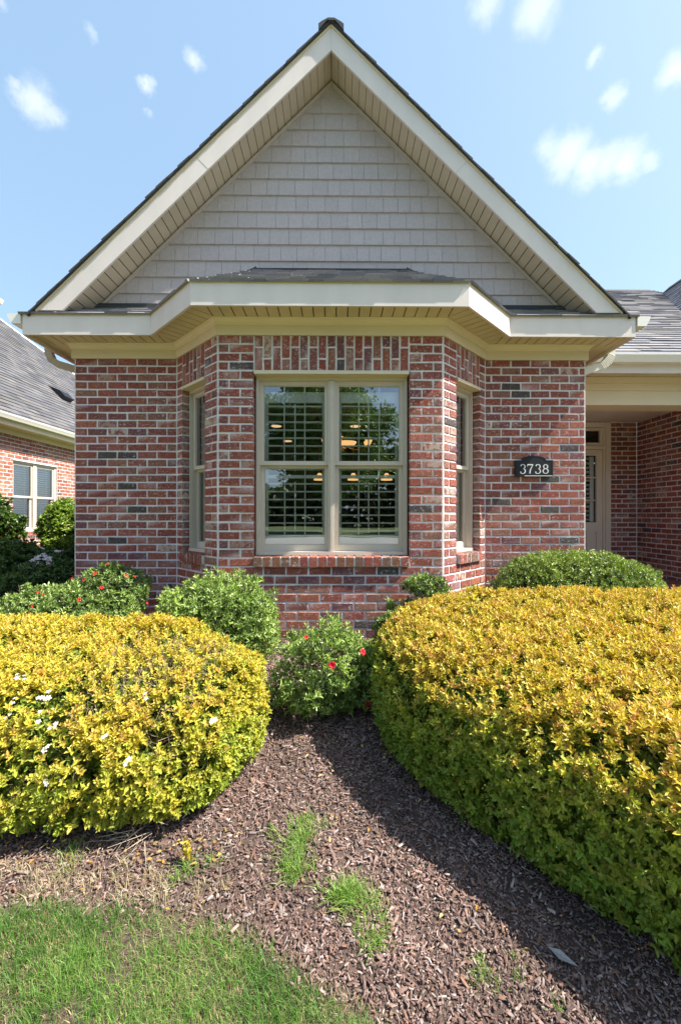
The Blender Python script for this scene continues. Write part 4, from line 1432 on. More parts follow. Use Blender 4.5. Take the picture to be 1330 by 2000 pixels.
def golden_hedge(poly_raw, H, Rr, seed, n_out, n_in, label, left, lo, hi, leafk=1.0):
    rng = np.random.default_rng(seed)
    poly = smooth_poly(poly_raw, 3)
    c = poly.mean(0)
    t = thing('golden_hedge', (float(c[0]), float(c[1]), float(gz(c[0], c[1]))), label, 'hedge')
    f = shape_hedge(poly, H, Rr, seed=seed, p=2.5 if left else 2.7, lump=.10 if left else .04, zc=.40)
    q, nrm = sample_shell(f, lo, hi, n_out, .89, 1.05, rng)
    z = (q[:, 2] - gz_np(q[:, 0], q[:, 1])) / H
    if left:    # a thin, twiggy patch on the shoulder of the hedge
        for (px_, py_, pz_, rr) in ((-.93, 2.08, .52, .24), (-.72, 2.28, .46, .16)):
            dd = np.sqrt((q[:, 0] - px_) ** 2 + ((q[:, 1] - py_)) ** 2 * 1.3)
            keep = rng.random(len(q)) < np.clip((dd - rr * .25) / (rr * .8), .22, 1)
            q, nrm, z = q[keep], nrm[keep], z[keep]
    # open pockets between the clumps of shoots
    hole = vnoise(q, 7.5, seed + 21) * .6 + vnoise(q, 17, seed + 22) * .4
    keep = rng.random(len(q)) < np.clip((hole - (.36 if left else .33)) * 9, .12, 1)
    q, nrm, z = q[keep], nrm[keep], z[keep]
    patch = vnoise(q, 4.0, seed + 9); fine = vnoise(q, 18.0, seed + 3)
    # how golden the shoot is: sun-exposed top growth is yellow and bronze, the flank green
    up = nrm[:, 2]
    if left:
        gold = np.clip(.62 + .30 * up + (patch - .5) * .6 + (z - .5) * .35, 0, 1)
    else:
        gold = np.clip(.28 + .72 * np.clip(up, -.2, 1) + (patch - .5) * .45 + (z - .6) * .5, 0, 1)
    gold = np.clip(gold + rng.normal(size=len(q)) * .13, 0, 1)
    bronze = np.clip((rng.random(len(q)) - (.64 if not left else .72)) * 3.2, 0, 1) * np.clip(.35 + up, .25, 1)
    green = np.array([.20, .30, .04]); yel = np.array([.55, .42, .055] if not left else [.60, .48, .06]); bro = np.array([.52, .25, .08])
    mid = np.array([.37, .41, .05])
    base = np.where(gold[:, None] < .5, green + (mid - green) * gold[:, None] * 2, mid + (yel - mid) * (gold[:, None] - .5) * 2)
    base *= rng.uniform(.8, 1.2, (len(q), 1))
    def colf(idx, tt, rg):
        c_ = base[idx] * rg.uniform(.85, 1.15, (len(idx), 1))
        b_ = (bronze[idx] * (.25 + .75 * tt))[:, None]
        c_ = c_ * (1 - b_) + bro * b_
        if tt < .3: c_ = c_ * .85 + green * .15
        return c_
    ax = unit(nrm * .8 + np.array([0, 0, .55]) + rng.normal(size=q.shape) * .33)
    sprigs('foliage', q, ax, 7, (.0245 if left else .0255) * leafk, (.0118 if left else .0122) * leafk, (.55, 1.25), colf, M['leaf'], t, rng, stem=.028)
    # older leaves inside
    q2, n2 = sample_shell(f, lo, hi, n_in, .55, .90, rng)
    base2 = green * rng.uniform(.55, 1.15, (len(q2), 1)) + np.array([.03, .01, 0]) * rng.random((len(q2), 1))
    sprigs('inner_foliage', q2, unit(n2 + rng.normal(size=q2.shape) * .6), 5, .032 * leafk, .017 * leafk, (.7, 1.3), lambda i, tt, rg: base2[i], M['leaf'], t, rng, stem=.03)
    if left:      # bare pale twigs showing in the thin patch
        qb, nb_ = sample_shell(f, (-1.2, 1.85, .4), (-.6, 2.45, .9), 420, .86, 1.0, rng)
        db = unit(nb_ * .5 + np.array([.2, 0, .3]) + rng.normal(size=qb.shape) * .6)
        twigs('bare_twigs', qb - db * .05, qb + db * .05, np.full(len(qb), .0014), plain('pale_twig', (.34, .24, .17), .9, var=.3, vscale=30), t)
    # twigs
    nt_ = 5200 if left else 4200
    q3, n3 = sample_shell(f, lo, hi, nt_, .45, .97, rng)
    d3 = unit(n3 * .7 + np.array([0, 0, .5]) + rng.normal(size=q3.shape) * .5)
    twigs('twigs', q3 - d3 * .10, q3 + d3 * .03, np.full(nt_, .0014), M['bark'], t)
    # stems from the ground
    m = 60
    ang = rng.uniform(0, 6.28, m); bx = rng.uniform(lo[0] + .2, hi[0] - .2, m); by = rng.uniform(lo[1] + .2, hi[1] - .2, m)
    din = inside_dist(np.stack([bx, by], 1), poly) > Rr * .55
    bx, by = bx[din], by[din]
    p0 = np.stack([bx, by, gz_np(bx, by) - .01], 1); p1 = p0 + np.stack([rng.normal(size=len(bx)) * .1, rng.normal(size=len(bx)) * .1, np.full(len(bx), H * .6)], 1)
    twigs('stems', p0, p1, np.full(len(bx), .007), M['bark'], t)
    return t, f, rng

left_poly = [(-3.4, 3.02), (-1.9, 3.06), (-1.05, 2.98), (-.55, 2.72), (-.36, 2.35), (-.44, 2.02), (-.72, 1.80), (-1.15, 1.73), (-1.9, 1.74), (-3.4, 1.80)]
hl, fl, rgl = golden_hedge(left_poly, .60, .55, 11, 30000, 13000, 'bright yellow clipped hedge with white blossoms and a bare twiggy patch', True, (-2.9, 1.6, .02), (-.3, 3.15, .95))
right_poly = [(.22, 2.54), (.24, 2.26), (.42, 1.94), (.60, 1.71), (.80, 1.52), (.95, 1.37), (1.05, 1.24), (1.24, .95), (1.5, .60), (3.4, .45), (3.9, 2.0), (3.9, 3.25), (1.4, 3.32), (.72, 3.22), (.34, 2.95)]
hr, fr_, rgr = golden_hedge(right_poly, .66, .34, 23, 45000, 17000, 'large clipped hedge of golden green leaves in front of the house number wall', False, (.05, .5, .02), (2.9, 3.4, 1.05))
# white blossoms on the left hedge
cand, nn = sample_shell(fl, (-2.5, 1.6, .2), (-.4, 2.7, .9), 6000, .99, 1.05, rgl)
def near_px(px, py, cnt, spread, parent, me, smin=.4, smax=.75):
    c = cand; x = c[:, 0] - .0098 * c[:, 1]
    P = 665 + 817 * x / c[:, 1]; Q = 1005 - 817 * (c[:, 2] - CZ) / c[:, 1]
    facing = (nn * (np.array([0, 0, CZ]) - c)).sum(1) > 0
    d = np.hypot(P - px, Q - py) + (~facing) * 1e4
    for i in np.argsort(d)[:cnt * spread][::spread]:
        put_flower(parent, me, Vector(c[i]) + Vector(nn[i]) * .022, Vector(nn[i]) + Vector((random.uniform(-.4, .4), random.uniform(-.4, .4), .4)), random.uniform(smin, smax))
for px, py, n_ in ((50, 1325, 4), (90, 1362, 6), (18, 1402, 3), (40, 1378, 2), (75, 1400, 2), (110, 1420, 3), (95, 1455, 2), (290, 1365, 2), (412, 1410, 3), (250, 1478, 2), (105, 1520, 2), (210, 1438, 2)):
    near_px(px, py, n_, 1, hl, white_flower)

# ------------------------------------------------------------------ azaleas and other shrubs
def shrub(name, c, r, seed, n, llen, lwid, cols, label, cat, mat='leaf_glossy', group=None, lump=.22, nl=6, n_in=None, flowers=0, fmesh=None, p=2.1, extra=(), stems=7, rough_axis=.45, fsel=None):
    rng = np.random.default_rng(seed)
    zg = gz(c[0], c[1])
    t = thing(name, (c[0], c[1], zg), label, cat, group)
    c = np.array(c, float); r = np.array(r, float)
    fs_ = [shape_blob(c, r, p, seed, lump)] + [shape_blob(np.array(a), np.array(b), 2.0, seed + 1 + i, lump) for i, (a, b) in enumerate(extra)]
    def f(q):
        v = fs_[0](q)
        for g_ in fs_[1:]: v = np.minimum(v, g_(q))
        return np.where(q[:, 2] < gz_np(q[:, 0], q[:, 1]) + .03, 9, v)
    allc = np.array([c] + [np.array(a) for a, b in extra]); allr = np.array([r] + [np.array(b) for a, b in extra])
    lo = (allc - allr * 1.25).min(0); hi = (allc + allr * 1.25).max(0)
    q, nrm = sample_shell(f, lo, hi, n, .72, 1.04, rng)
    A, B, Cn = [np.array(k_) for k_ in cols]
    m = np.clip(vnoise(q, 8, seed + 4) * 1.2 - .1 + rng.normal(size=len(q)) * .15 + nrm[:, 2] * .15, 0, 1)[:, None]
    base = (A * (1 - m) + B * m) * rng.uniform(.75, 1.25, (len(q), 1))
    tipc = rng.random(len(q)) < .22
    def colf(idx, tt, rg):
        c_ = base[idx] * rg.uniform(.85, 1.15, (len(idx), 1))
        if tt > .6: c_ = np.where(tipc[idx][:, None], Cn * rg.uniform(.8, 1.1, (len(idx), 1)), c_)
        return c_
    ax = unit(nrm * .7 + np.array([0, 0, .7]) + rng.normal(size=q.shape) * rough_axis)
    sprigs('foliage', q, ax, nl, llen, lwid, (.45, 1.2), colf, M[mat], t, rng, stem=.022)
    n_in = n_in or n // 2
    q2, n2 = sample_shell(f, lo, hi, n_in, .3, .75, rng)
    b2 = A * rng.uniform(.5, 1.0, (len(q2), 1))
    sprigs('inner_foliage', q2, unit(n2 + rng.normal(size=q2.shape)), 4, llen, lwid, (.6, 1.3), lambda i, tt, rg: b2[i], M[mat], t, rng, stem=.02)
    # branches: forked sticks from the base
    mb = MB()
    for k_ in range(stems):
        a = 2 * math.pi * k_ / stems + rng.uniform(-.3, .3)
        b0 = Vector((c[0] + .03 * math.cos(a), c[1] + .03 * math.sin(a), zg - .02))
        e_ = Vector((c[0] + r[0] * .6 * math.cos(a), c[1] + r[1] * .6 * math.sin(a), c[2] + r[2] * rng.uniform(-.1, .5)))
        mid_ = b0.lerp(e_, .5) + Vector((0, 0, .03))
        mb.tube([b0, mid_, e_], [.008, .006, .003], 5)
        for _ in range(3):
            e2 = mid_.lerp(e_, rng.uniform(.2, .9)); d = Vector(rng.normal(size=3)).normalized() * float(r[0]) * .35; d.z = abs(d.z)
            mb.tube([e2, e2 + d], [.003, .0015], 4)
    mb.build('branches', M['bark'], t)
    nt_ = n // 5
    q3, n3 = sample_shell(f, lo, hi, nt_, .3, .98, rng)
    d3 = unit(n3 + np.array([0, 0, .6]) + rng.normal(size=q3.shape) * .4)
    twigs('twigs', q3 - d3 * .07, q3 + d3 * .01, np.full(nt_, .0012), M['bark'], t)
    if flowers:
        q4, n4 = sample_shell(f, lo, hi, 4000, .98, 1.06, rng)
        s = (n4 * (np.array([0, 0, CZ]) - q4)).sum(1) > .15
        q4, n4 = q4[s], n4[s]
        if fsel is not None:
            x = q4[:, 0] - .0098 * q4[:, 1]; PP = 665 + 817 * x / q4[:, 1]; QQ = 1005 - 817 * (q4[:, 2] - CZ) / q4[:, 1]
            pick = [int(np.argmin(np.hypot(PP - a, QQ - b))) for a, b in fsel]
        else: pick = range(flowers)
        for i in pick:
            put_flower(t, random.choice(fmesh), Vector(q4[i]) + Vector(n4[i]) * .012, Vector(n4[i]) + Vector((0, -.2, .3)), random.uniform(.45, .8))
    return t, f

AZ = ((.15, .23, .06), (.32, .42, .11), (.46, .54, .20))
AZm = ((.09, .155, .04), (.24, .33, .09), (.38, .46, .15))
AZd = ((.07, .13, .035), (.17, .26, .07), (.30, .38, .12))
G = CZ
shrub('azalea_shrub', (-.89, 3.16, G - .83), (.43, .38, .36), 31, 2500, .036, .0125, AZ, 'round fresh green shrub under the left end of the bay window', 'shrub', lump=.20, rough_axis=.6)
shrub('azalea_shrub', (-.075, 2.72, G - 1.00), (.31, .30, .25), 32, 950, .037, .0125, AZ, 'loose azalea with a few red flowers growing in the mulch between the hedges', 'shrub', lump=.34, flowers=4, fmesh=red_flower,
      extra=(((-.10, 2.80, G - .84), (.15, .14, .14)), ((.18, 2.66, G - 1.05), (.14, .14, .15))), fsel=((600, 1247), (652, 1297), (706, 1278), (717, 1375), (714, 1370)), rough_axis=.6)
shrub('azalea_shrub', (.62, 3.42, G - .92), (.24, .22, .26), 33, 1500, .036, .0125, AZm, 'dark narrow azalea against the right corner of the bay behind the big hedge', 'shrub', lump=.3, flowers=2, fmesh=red_flower,
      extra=(((.73, 3.45, G - .60), (.18, .13, .10)), ((.50, 3.36, G - 1.02), (.18, .18, .2)), ((.86, 3.44, G - .66), (.08, .08, .08))), fsel=((781, 1180), (760, 1262)))
red_px = [(155, 1125), (172, 1133), (190, 1122), (148, 1128), (85, 1157), (90, 1165), (160, 1172), (68, 1183), (262, 1127), (248, 1128), (310, 1190), (311, 1205), (215, 1105), (293, 1148), (200, 1150)]
shrub('azalea_shrub', (-2.30, 3.55, G - .86), (.56, .40, .26), 34, 3400, .036, .0125, AZm, 'low spreading azalea dotted with red flowers at the left wall corner', 'shrub', lump=.2, flowers=14, fmesh=red_flower,
      extra=(((-2.02, 3.78, G - .66), (.34, .25, .20)),), fsel=red_px)
shrub('azalea_sprig', (1.36, 4.02, G - .78), (.13, .10, .10), 35, 260, .034, .012, AZ, 'small green sprig beside the right end of the bay', 'plant', lump=.3, stems=3)
shrub('boxwood_shrub', (2.20, 3.86, G - .78), (.74, .38, .44), 36, 11000, .024, .010, ((.10, .15, .035), (.26, .33, .07), (.38, .41, .13)), 'dense clipped green dome shrub under the house number', 'shrub', lump=.07, p=2.6, stems=6, nl=6)
BG = ((.03, .07, .02), (.08, .14, .04), (.16, .24, .07))
bg_sh, bgf = shrub('viburnum_shrub', (-4.45, 5.9, G - .84), (.70, .6, .40), 37, 4200, .060, .034, BG, 'dark green shrub with white flower clusters between the two houses', 'shrub', lump=.25, nl=6)
rngw = np.random.default_rng(5)
qw, nw = sample_shell(bgf, (-5.5, 5.0, G - 1.0), (-3.5, 6.6, G + .1), 3000, .97, 1.05, rngw)
for (px, py, n_) in ((90, 1092, 22), (75, 1100, 16), (100, 1100, 16), (118, 1082, 8), (85, 1112, 8), (83, 1075, 2), (25, 1160, 2)):
    x = qw[:, 0] - .0098 * qw[:, 1]
    d = np.hypot(665 + 817 * x / qw[:, 1] - px, 1005 - 817 * (qw[:, 2] - CZ) / qw[:, 1] - py) + ((nw * (np.array([0, 0, CZ]) - qw)).sum(1) < 0) * 1e4
    for i in np.argsort(d)[:n_]: put_flower(bg_sh, white_flower, Vector(qw[i]) + Vector(nw[i]) * .03, Vector(nw[i]) + Vector((0, 0, .5)), 2.0)
shrub('privet_shrub', (-5.10, 7.9, G - .28), (.36, .45, .52), 38, 2600, .055, .026, ((.09, .15, .02), (.24, .34, .05), (.34, .42, .08)), 'light green shrub beside the neighbour window', 'shrub', lump=.2)
shrub('camellia_shrub', (-5.75, 6.9, G - .30), (.45, .5, .55), 39, 2000, .065, .034, ((.03, .07, .015), (.10, .17, .03), (.25, .10, .03)), 'tall glossy shrub in front of the neighbour brick wall', 'shrub', lump=.3)
shrub('dark_shrub', (-4.55, 5.2, G - 1.0), (.55, .5, .42), 40, 1800, .06, .034, BG, 'low dark shrub at the left behind the yellow hedge', 'shrub', lump=.3)
shrub('dark_shrub', (-3.30, 4.9, G - .88), (.40, .5, .30), 41, 2000, .05, .022, BG, 'dark leafy shrub in the gap beside the house corner', 'shrub', lump=.3)

# ------------------------------------------------------------------ mulch
def mulch():
    rng = np.random.default_rng(3)
    n = 190000
    x = rng.uniform(-2.9, 1.9, n); u = rng.random(n) ** 1.5; y = 1.0 + 2.9 * u
    k_ = ~in_lawn(x, y + rng.normal(size=n) * .03)
    k_ &= ~((np.abs(x - C0) < 1.02 + (y - YB) * 1.0) & (y > YB - .01))
    k_ &= ~((x < -1.9) & (y > 1.9) & (rng.random(n) < .7))
    x, y = x[k_], y[k_]; n = len(x)
    z = gz_np(x, y) + rng.random(n) * .012 + .001
    big = 1 + .25 * (y - 1.2).clip(0, 3)
    L = rng.gamma(2.4, .0045, n).clip(.004, .040) * big; W = L * rng.uniform(.15, .42, n); H = rng.uniform(.0012, .004, n)
    a = rng.uniform(0, 6.28, n); tilt = rng.normal(size=n) * .32; roll = rng.normal(size=n) * .45
    d = np.stack([np.cos(a) * np.cos(tilt), np.sin(a) * np.cos(tilt), np.sin(tilt)], 1)
    s = unit(np.cross(np.array([0, 0, 1.0]), d)); up = np.cross(d, s)
    s2 = s * np.cos(roll)[:, None] + up * np.sin(roll)[:, None]; up2 = np.cross(d, s2)
    T = np.array([(-.5, -.5, 0), (-.5, .5, 0), (.5, .28, 0), (.5, -.38, 0), (-.45, -.42, 1), (-.40, .42, 1), (.42, .25, 1), (.46, -.3, 1)])
    c = np.stack([x, y, z], 1)
    P = c[:, None] + d[:, None] * (T[None, :, 0:1] * L[:, None, None]) + s2[:, None] * (T[None, :, 1:2] * W[:, None, None]) + up2[:, None] * (T[None, :, 2:3] * H[:, None, None])
    Q = np.array([(4, 7, 6, 5), (0, 4, 5, 1), (1, 5, 6, 2), (2, 6, 7, 3), (3, 7, 4, 0)])
    Q = (Q[None] + (np.arange(n) * 8)[:, None, None]).reshape(-1, 4)
    pal = np.array([(.15, .088, .073), (.21, .135, .115), (.29, .20, .17), (.09, .055, .05), (.42, .32, .28), (.19, .10, .07), (.27, .21, .20)])
    ci = rng.choice(len(pal), n, p=[.30, .30, .12, .10, .02, .11, .05])
    col = pal[ci] * np.array([.96, 1.03, 1.05]) * rng.uniform(.75, 1.25, (n, 1))
    patch = vnoise(np.stack([x, y, x * 0], 1), 3.5, 3) * .6 + vnoise(np.stack([x, y, x * 0], 1), 11, 4) * .4
    col = col * (.62 + .8 * patch)[:, None]
    big_mesh('mulch', P.reshape(-1, 3), Q, np.repeat(col, 8, axis=0), M['mulch'], kind='stuff')
mulch()

def litter():
    """dead leaves and pale straw on the mulch"""
    rng = np.random.default_rng(8)
    n = 900
    x = rng.uniform(-1.7, 1.6, n); y = rng.uniform(1.1, 2.9, n)
    hedge_edge = rng.random(n) < .6
    # more of them near the feet of the hedges
    e = rng.integers(0, 2, n)
    t_ = rng.random(n)
    xe = np.where(e == 0, -2.0 + 1.6 * t_, .25 + 1.05 * t_); ye = np.where(e == 0, 1.72 + rng.normal(size=n) * .06, 2.35 - .95 * t_ - .05 + rng.normal(size=n) * .07)
    x = np.where(hedge_edge, xe, x); y = np.where(hedge_edge, ye, y)
    k_ = ~in_lawn(x, y); x, y = x[k_], y[k_]; n = len(x)
    pos = np.stack([x, y, gz_np(x, y) + .014], 1)
    a = rng.uniform(0, 6.28, n)
    d = np.stack([np.cos(a), np.sin(a), rng.normal(size=n) * .2], 1)
    nrm = unit(np.array([0, 0, 1.0]) + rng.normal(size=(n, 3)) * .35)
    V, Q = leaves(pos, d, nrm, rng.uniform(.012, .028, n), rng.uniform(.007, .014, n))
    pal = np.array([(.50, .27, .07), (.42, .30, .12), (.30, .20, .12), (.55, .42, .16), (.22, .22, .20)])
    col = pal[rng.integers(0, len(pal), n)] * rng.uniform(.7, 1.1, (n, 1))
    big_mesh('leaf_litter', V, Q, np.repeat(col, 6, axis=0), M['leaf'], kind='stuff')
litter()

def blades(name, x, y, h, w, col, rng, parent=None, mat='grass', lean=.45, z0=None, **tags):
    n = len(x)
    a = rng.uniform(0, 6.28, n); l = np.abs(rng.normal(size=n)) * lean + .1
    d = np.stack([np.cos(a), np.sin(a)], 1)
    z = gz_np(x, y) if z0 is None else z0
    b = np.stack([x, y, z], 1)
    s = np.stack([-np.sin(a + rng.normal(size=n) * .6), np.cos(a), np.zeros(n)], 1) * (w / 2)[:, None]
    def at(t):
        o = np.zeros((n, 3)); o[:, :2] = d * (h * l * t * t)[:, None]; o[:, 2] = h * (t - .35 * l * t * t)
        return b + o
    p1, p2, p3 = at(0.0), at(.55), at(1.0)
    V = np.stack([p1 - s, p1 + s, p2 + s * .8, p2 - s * .8, p3 + s * .1, p3 - s * .1], 1).reshape(-1, 3)
    Q = np.array([(0, 1, 2, 3), (3, 2, 4, 5)]); Q = (Q[None] + (np.arange(n) * 6)[:, None, None]).reshape(-1, 4)
    cc = np.repeat(col, 6, axis=0).reshape(n, 6, 3)
    return big_mesh(name, V, Q, cc.reshape(-1, 3), M[mat], parent, **tags)

def lawn():
    rng = np.random.default_rng(4)
    n = 90000
    x = rng.uniform(-2.0, .6, n); y = .95 + .65 * rng.random(n)
    edge = rng.normal(size=n) * .022
    k_ = in_lawn(x, y + edge + .012); x, y = x[k_], y[k_]; n = len(x)
    q = np.stack([x, y, x * 0], 1)
    dens = vnoise(q, 9, 1); k_ = rng.random(n) < np.clip(dens * 2.2 - .1, .3, 1); x, y, q = x[k_], y[k_], q[k_]; n = len(x)
    m = np.clip(vnoise(q, 6, 2) + rng.normal(size=n) * .2, 0, 1)[:, None]
    col = (np.array([.05, .145, .018]) * (1 - m) + np.array([.13, .26, .04]) * m) * rng.uniform(.75, 1.25, (n, 1))
    straw = rng.random(n) < .14 + .22 * (vnoise(q, 5, 7) > .6)
    col[straw] = np.array([.46, .39, .20]) * rng.uniform(.7, 1.1, (straw.sum(), 1))
    h = rng.uniform(.016, .050, n) * (1 + .4 * (vnoise(q, 7, 12) - .4)); h[straw] *= .6
    blades('grass', x, y, h, rng.uniform(.0011, .0022, n), col, rng, kind='stuff', lean=.75)
    # thatch of dry stems between the blades
    n = 16000
    x = rng.uniform(-2.0, .5, n); y = .95 + .75 * rng.random(n); k_ = in_lawn(x, y - .05); x, y = x[k_], y[k_]; n = len(x)
    blades('dry_grass', x, y, rng.uniform(.01, .03, n), np.full(n, .0012), np.array([.40, .33, .19]) * rng.uniform(.5, 1.1, (n, 1)), rng, kind='stuff', lean=2.2)
lawn()

def weed(cx_, cy, rx, ry, n, seed, label, hmax=.07, cat='grass tuft', green=1):
    rng = np.random.default_rng(seed)
    t = thing('grass_tuft', (cx_, cy, gz(cx_, cy)), label, cat)
    n = int(n * 1.7); rx *= 1.35; ry *= 1.35
    cl = rng.normal(size=(max(4, n // 22), 2)) * [rx * .7, ry * .7]
    i = rng.integers(0, len(cl), n)
    x = cx_ + cl[i, 0] + rng.normal(size=n) * .013; y = cy + cl[i, 1] + rng.normal(size=n) * .013
    m = rng.random((n, 1))
    col = (np.array([.10, .21, .03]) * (1 - m) + np.array([.26, .40, .08]) * m)
    if not green: col = np.array([.45, .38, .24]) * rng.uniform(.6, 1.1, (n, 1))
    blades('blades', x, y, rng.uniform(.02, hmax, n), rng.uniform(.0015, .003, n), col, rng, t, lean=.8, kind='stuff')
weed(-.135, 1.86, .05, .05, 180, 50, 'sparse pale green grass tuft nearest the azalea in the mulch', .06)
weed(-.155, 1.69, .035, .055, 420, 51, 'upright grass tuft in the middle of the mulch strip')
weed(.045, 1.545, .045, .035, 480, 52, 'spreading grass tuft below the middle one in the mulch')
weed(.115, 1.42, .04, .03, 130, 53, 'thin grass tuft right of the lawn edge', .05)
weed(.50, 1.31, .07, .03, 110, 54, 'short weed tuft at the edge of the hedge shadow', .035)
weed(-1.08, 1.72, .02, .02, 50, 55, 'small grass tuft in the shade under the yellow hedge', .08)
weed(-.60, 1.62, .02, .03, 70, 56, 'grass tuft beside the yellow sprig', .07)
weed(-.50, 1.67, .02, .02, 30, 57, 'tiny weed right of the yellow sprig', .05)
weed(-1.0, 1.62, .20, .05, 420, 58, 'dry straw coloured grass lying between lawn and yellow hedge', .06, 'dry grass', 0)
weed(-.62, 1.58, .10, .04, 130, 59, 'thin dry straw in front of the yellow sprig', .05, 'dry grass', 0)
rng = np.random.default_rng(77)
ys = thing('hedge_sprig', (-.605, 1.68, gz(0, 1.68)), 'stray yellow leafed sprig growing out of the mulch', 'sprig')
q = np.array([(-.60, 1.68, .09 + .035), (-.595, 1.675, .09 + .07), (-.61, 1.685, .09 + .10), (-.585, 1.68, .09 + .085), (-.60, 1.67, .09 + .11)]) + rng.normal(size=(5, 3)) * .008
sprigs('foliage', q, unit(rng.normal(size=q.shape) * .4 + [0, -.3, 1]), 6, .030, .016, (.5, 1.2), lambda i, t, r: np.tile(np.array([.55, .42, .05]), (len(i), 1)) * r.uniform(.8, 1.1, (len(i), 1)), M['leaf'], ys, rng)
mb = MB(); mb.tube([(-.605, 1.685, gz(0, 1.68)), (-.60, 1.68, .20)], [.002, .001], 4); mb.build('stem', M['bark'], ys)
# dead twig bundle under the left hedge
tb = thing('dead_branch', (-.92, 1.66, gz(0, 1.66)), 'bare pale twigs sticking out under the yellow hedge', 'twigs')
n = 26
p0 = np.stack([-.84 + rng.normal(size=n) * .05, 1.78 + rng.normal(size=n) * .03, .12 + rng.random(n) * .05], 1)
p1 = p0 + np.stack([-.03 + rng.normal(size=n) * .06, -.06 + rng.normal(size=n) * .04, rng.normal(size=n) * .04 - .02], 1)
p1[:, 2] = np.maximum(p1[:, 2], .10)
twigs('twigs', p0, p1, np.full(n, .0017), plain('dead_twig', (.42, .34, .26), .9), tb)
# a big grey dead leaf and pale chips in the shade
mb = MB(); p = (.735, 1.345); z = gz(*p) + .02
mb.add([(p[0] - .035, p[1] + .035, z), (p[0] - .002, p[1] + .02, z + .006), (p[0] + .03, p[1] - .03, z + .002), (p[0] - .02, p[1] - .008, z + .004)], [(0, 3, 2, 1)], (.26, .26, .26, 1))
dl = mb.build('dead_leaf', M['mulch']); tag(dl, 'curled pale grey dead leaf in the shade of the big hedge', 'leaf')

# ------------------------------------------------------------------ neighbour house on the left
NX = -6.72
nb = thing('neighbour_house', (NX - 3, 12, .38), 'neighbouring orange brick house with grey hip roof and white gutter', 'house')
F_n = frame((NX, 1.0), (0, 1))
wy0, wy1 = 8.72 - 1.0 + .05, 10.10 - 1.0 + .05
NZT = 1.655
wz0, wz1 = -.375, 1.14
LN = 20.6
n_rects = lay_rects(2.0, LN, -1.25, NZT, NZT, [(wy0, wy1, wz0 - .09, wz1)])
wall_part('wall', nb, F_n, [(0, wy0, -1.3, NZT), (wy1, LN, -1.3, NZT), (wy0, wy1, -1.3, wz0 - .05), (wy0, wy1, wz1, NZT)], n_rects, 'neighbour', thick=.12)
mb = MB(); mb.box((NX - 9, 21.5, CZ - 1.3), (NX - .01, 21.6, CZ + NZT)); mb.build('wall', M['mortar'], nb)
# rowlock sill
n_ = 17
for i in range(n_):
    u = wy0 + (wy1 - wy0) * i / n_
    mb = MB(); fbox(mb, F_n, u + .004, u + (wy1 - wy0) / n_ - .004, wz0 - .092, wz0, -.06, .04, (*random.choice([(.24, .07, .05), (.27, .085, .06), (.2, .07, .05)]), 0))
    mb.build('sill_brick', M['brick'], nb)
# window
mb = MB()
F = F_n; w = -.04
fbox(mb, F, wy0, wy1, wz1 - .04, wz1, -.12, w); fbox(mb, F, wy0, wy1, wz0, wz0 + .05, -.12, w + .015)
fbox(mb, F, wy0, wy0 + .045, wz0 + .05, wz1 - .04, -.12, w); fbox(mb, F, wy1 - .045, wy1, wz0 + .05, wz1 - .04, -.12, w)
um = (wy0 + wy1) / 2
fbox(mb, F, um - .05, um + .05, wz0 + .05, wz1 - .04, -.12, w)
nwin = mb.build('window', M['window'], nb)
slat = MB(); slat.prism([(-.020, 0, .014), (.020, 0, -.018), (.020, 0, -.014), (-.020, 0, .018)], (0, (wy1 - wy0) / 2 - .24, 0)); 
slat_me = slat.mesh('slat', M['shutter'])
for a, b in ((wy0 + .045, um - .05), (um + .05, wy1 - .045)):
    vm = (wz0 + wz1) / 2
    for v0, v1, ww in ((vm - .02, wz1 - .04, w - .02), (wz0 + .05, vm + .02, w - .05)):
        mb = MB(); st = .045
        fbox(mb, F, a, a + st, v0, v1, ww - .03, ww); fbox(mb, F, b - st, b, v0, v1, ww - .03, ww)
        fbox(mb, F, a + st, b - st, v1 - st, v1, ww - .03, ww - .001); fbox(mb, F, a + st, b - st, v0, v0 + st, ww - .03, ww - .001)
        mb.build('sash', M['window'], nwin)
        mb = MB(); mb.poly([F(a + st, v0 + st, ww - .02), F(b - st, v0 + st, ww - .02), F(b - st, v1 - st, ww - .02), F(a + st, v1 - st, ww - .02)]); mb.build('pane', M['glass'], nwin)
    v = wz0 + .08
    while v < wz1 - .08:
        o = bpy.data.objects.new('slat', slat_me); COL.objects.link(o); o.parent = nwin
        p = F(a + .05, v, -.16)
        o.matrix_local = Matrix.Translation(p) @ Matrix.Diagonal((1.0, (b - a - .10) / ((wy1 - wy0) / 2 - .24), 1.0, 1)) @ Matrix.Rotation(R(0), 4, 'Y')
        v += .050
    for t in (.25, .75):
        mb = MB(); c = a + (b - a) * t; fbox(mb, F, c - .006, c + .006, wz0 + .06, wz1 - .06, -.135, -.128); mb.build('blind_tape', M['shutter'], nwin)
mb = MB(); fbox(mb, F, wy0 - .3, wy1 + .9, wz0 - .35, wz1 + .45, -.40, -.38); mb.build('room_wall', M['room_floor'], nwin)
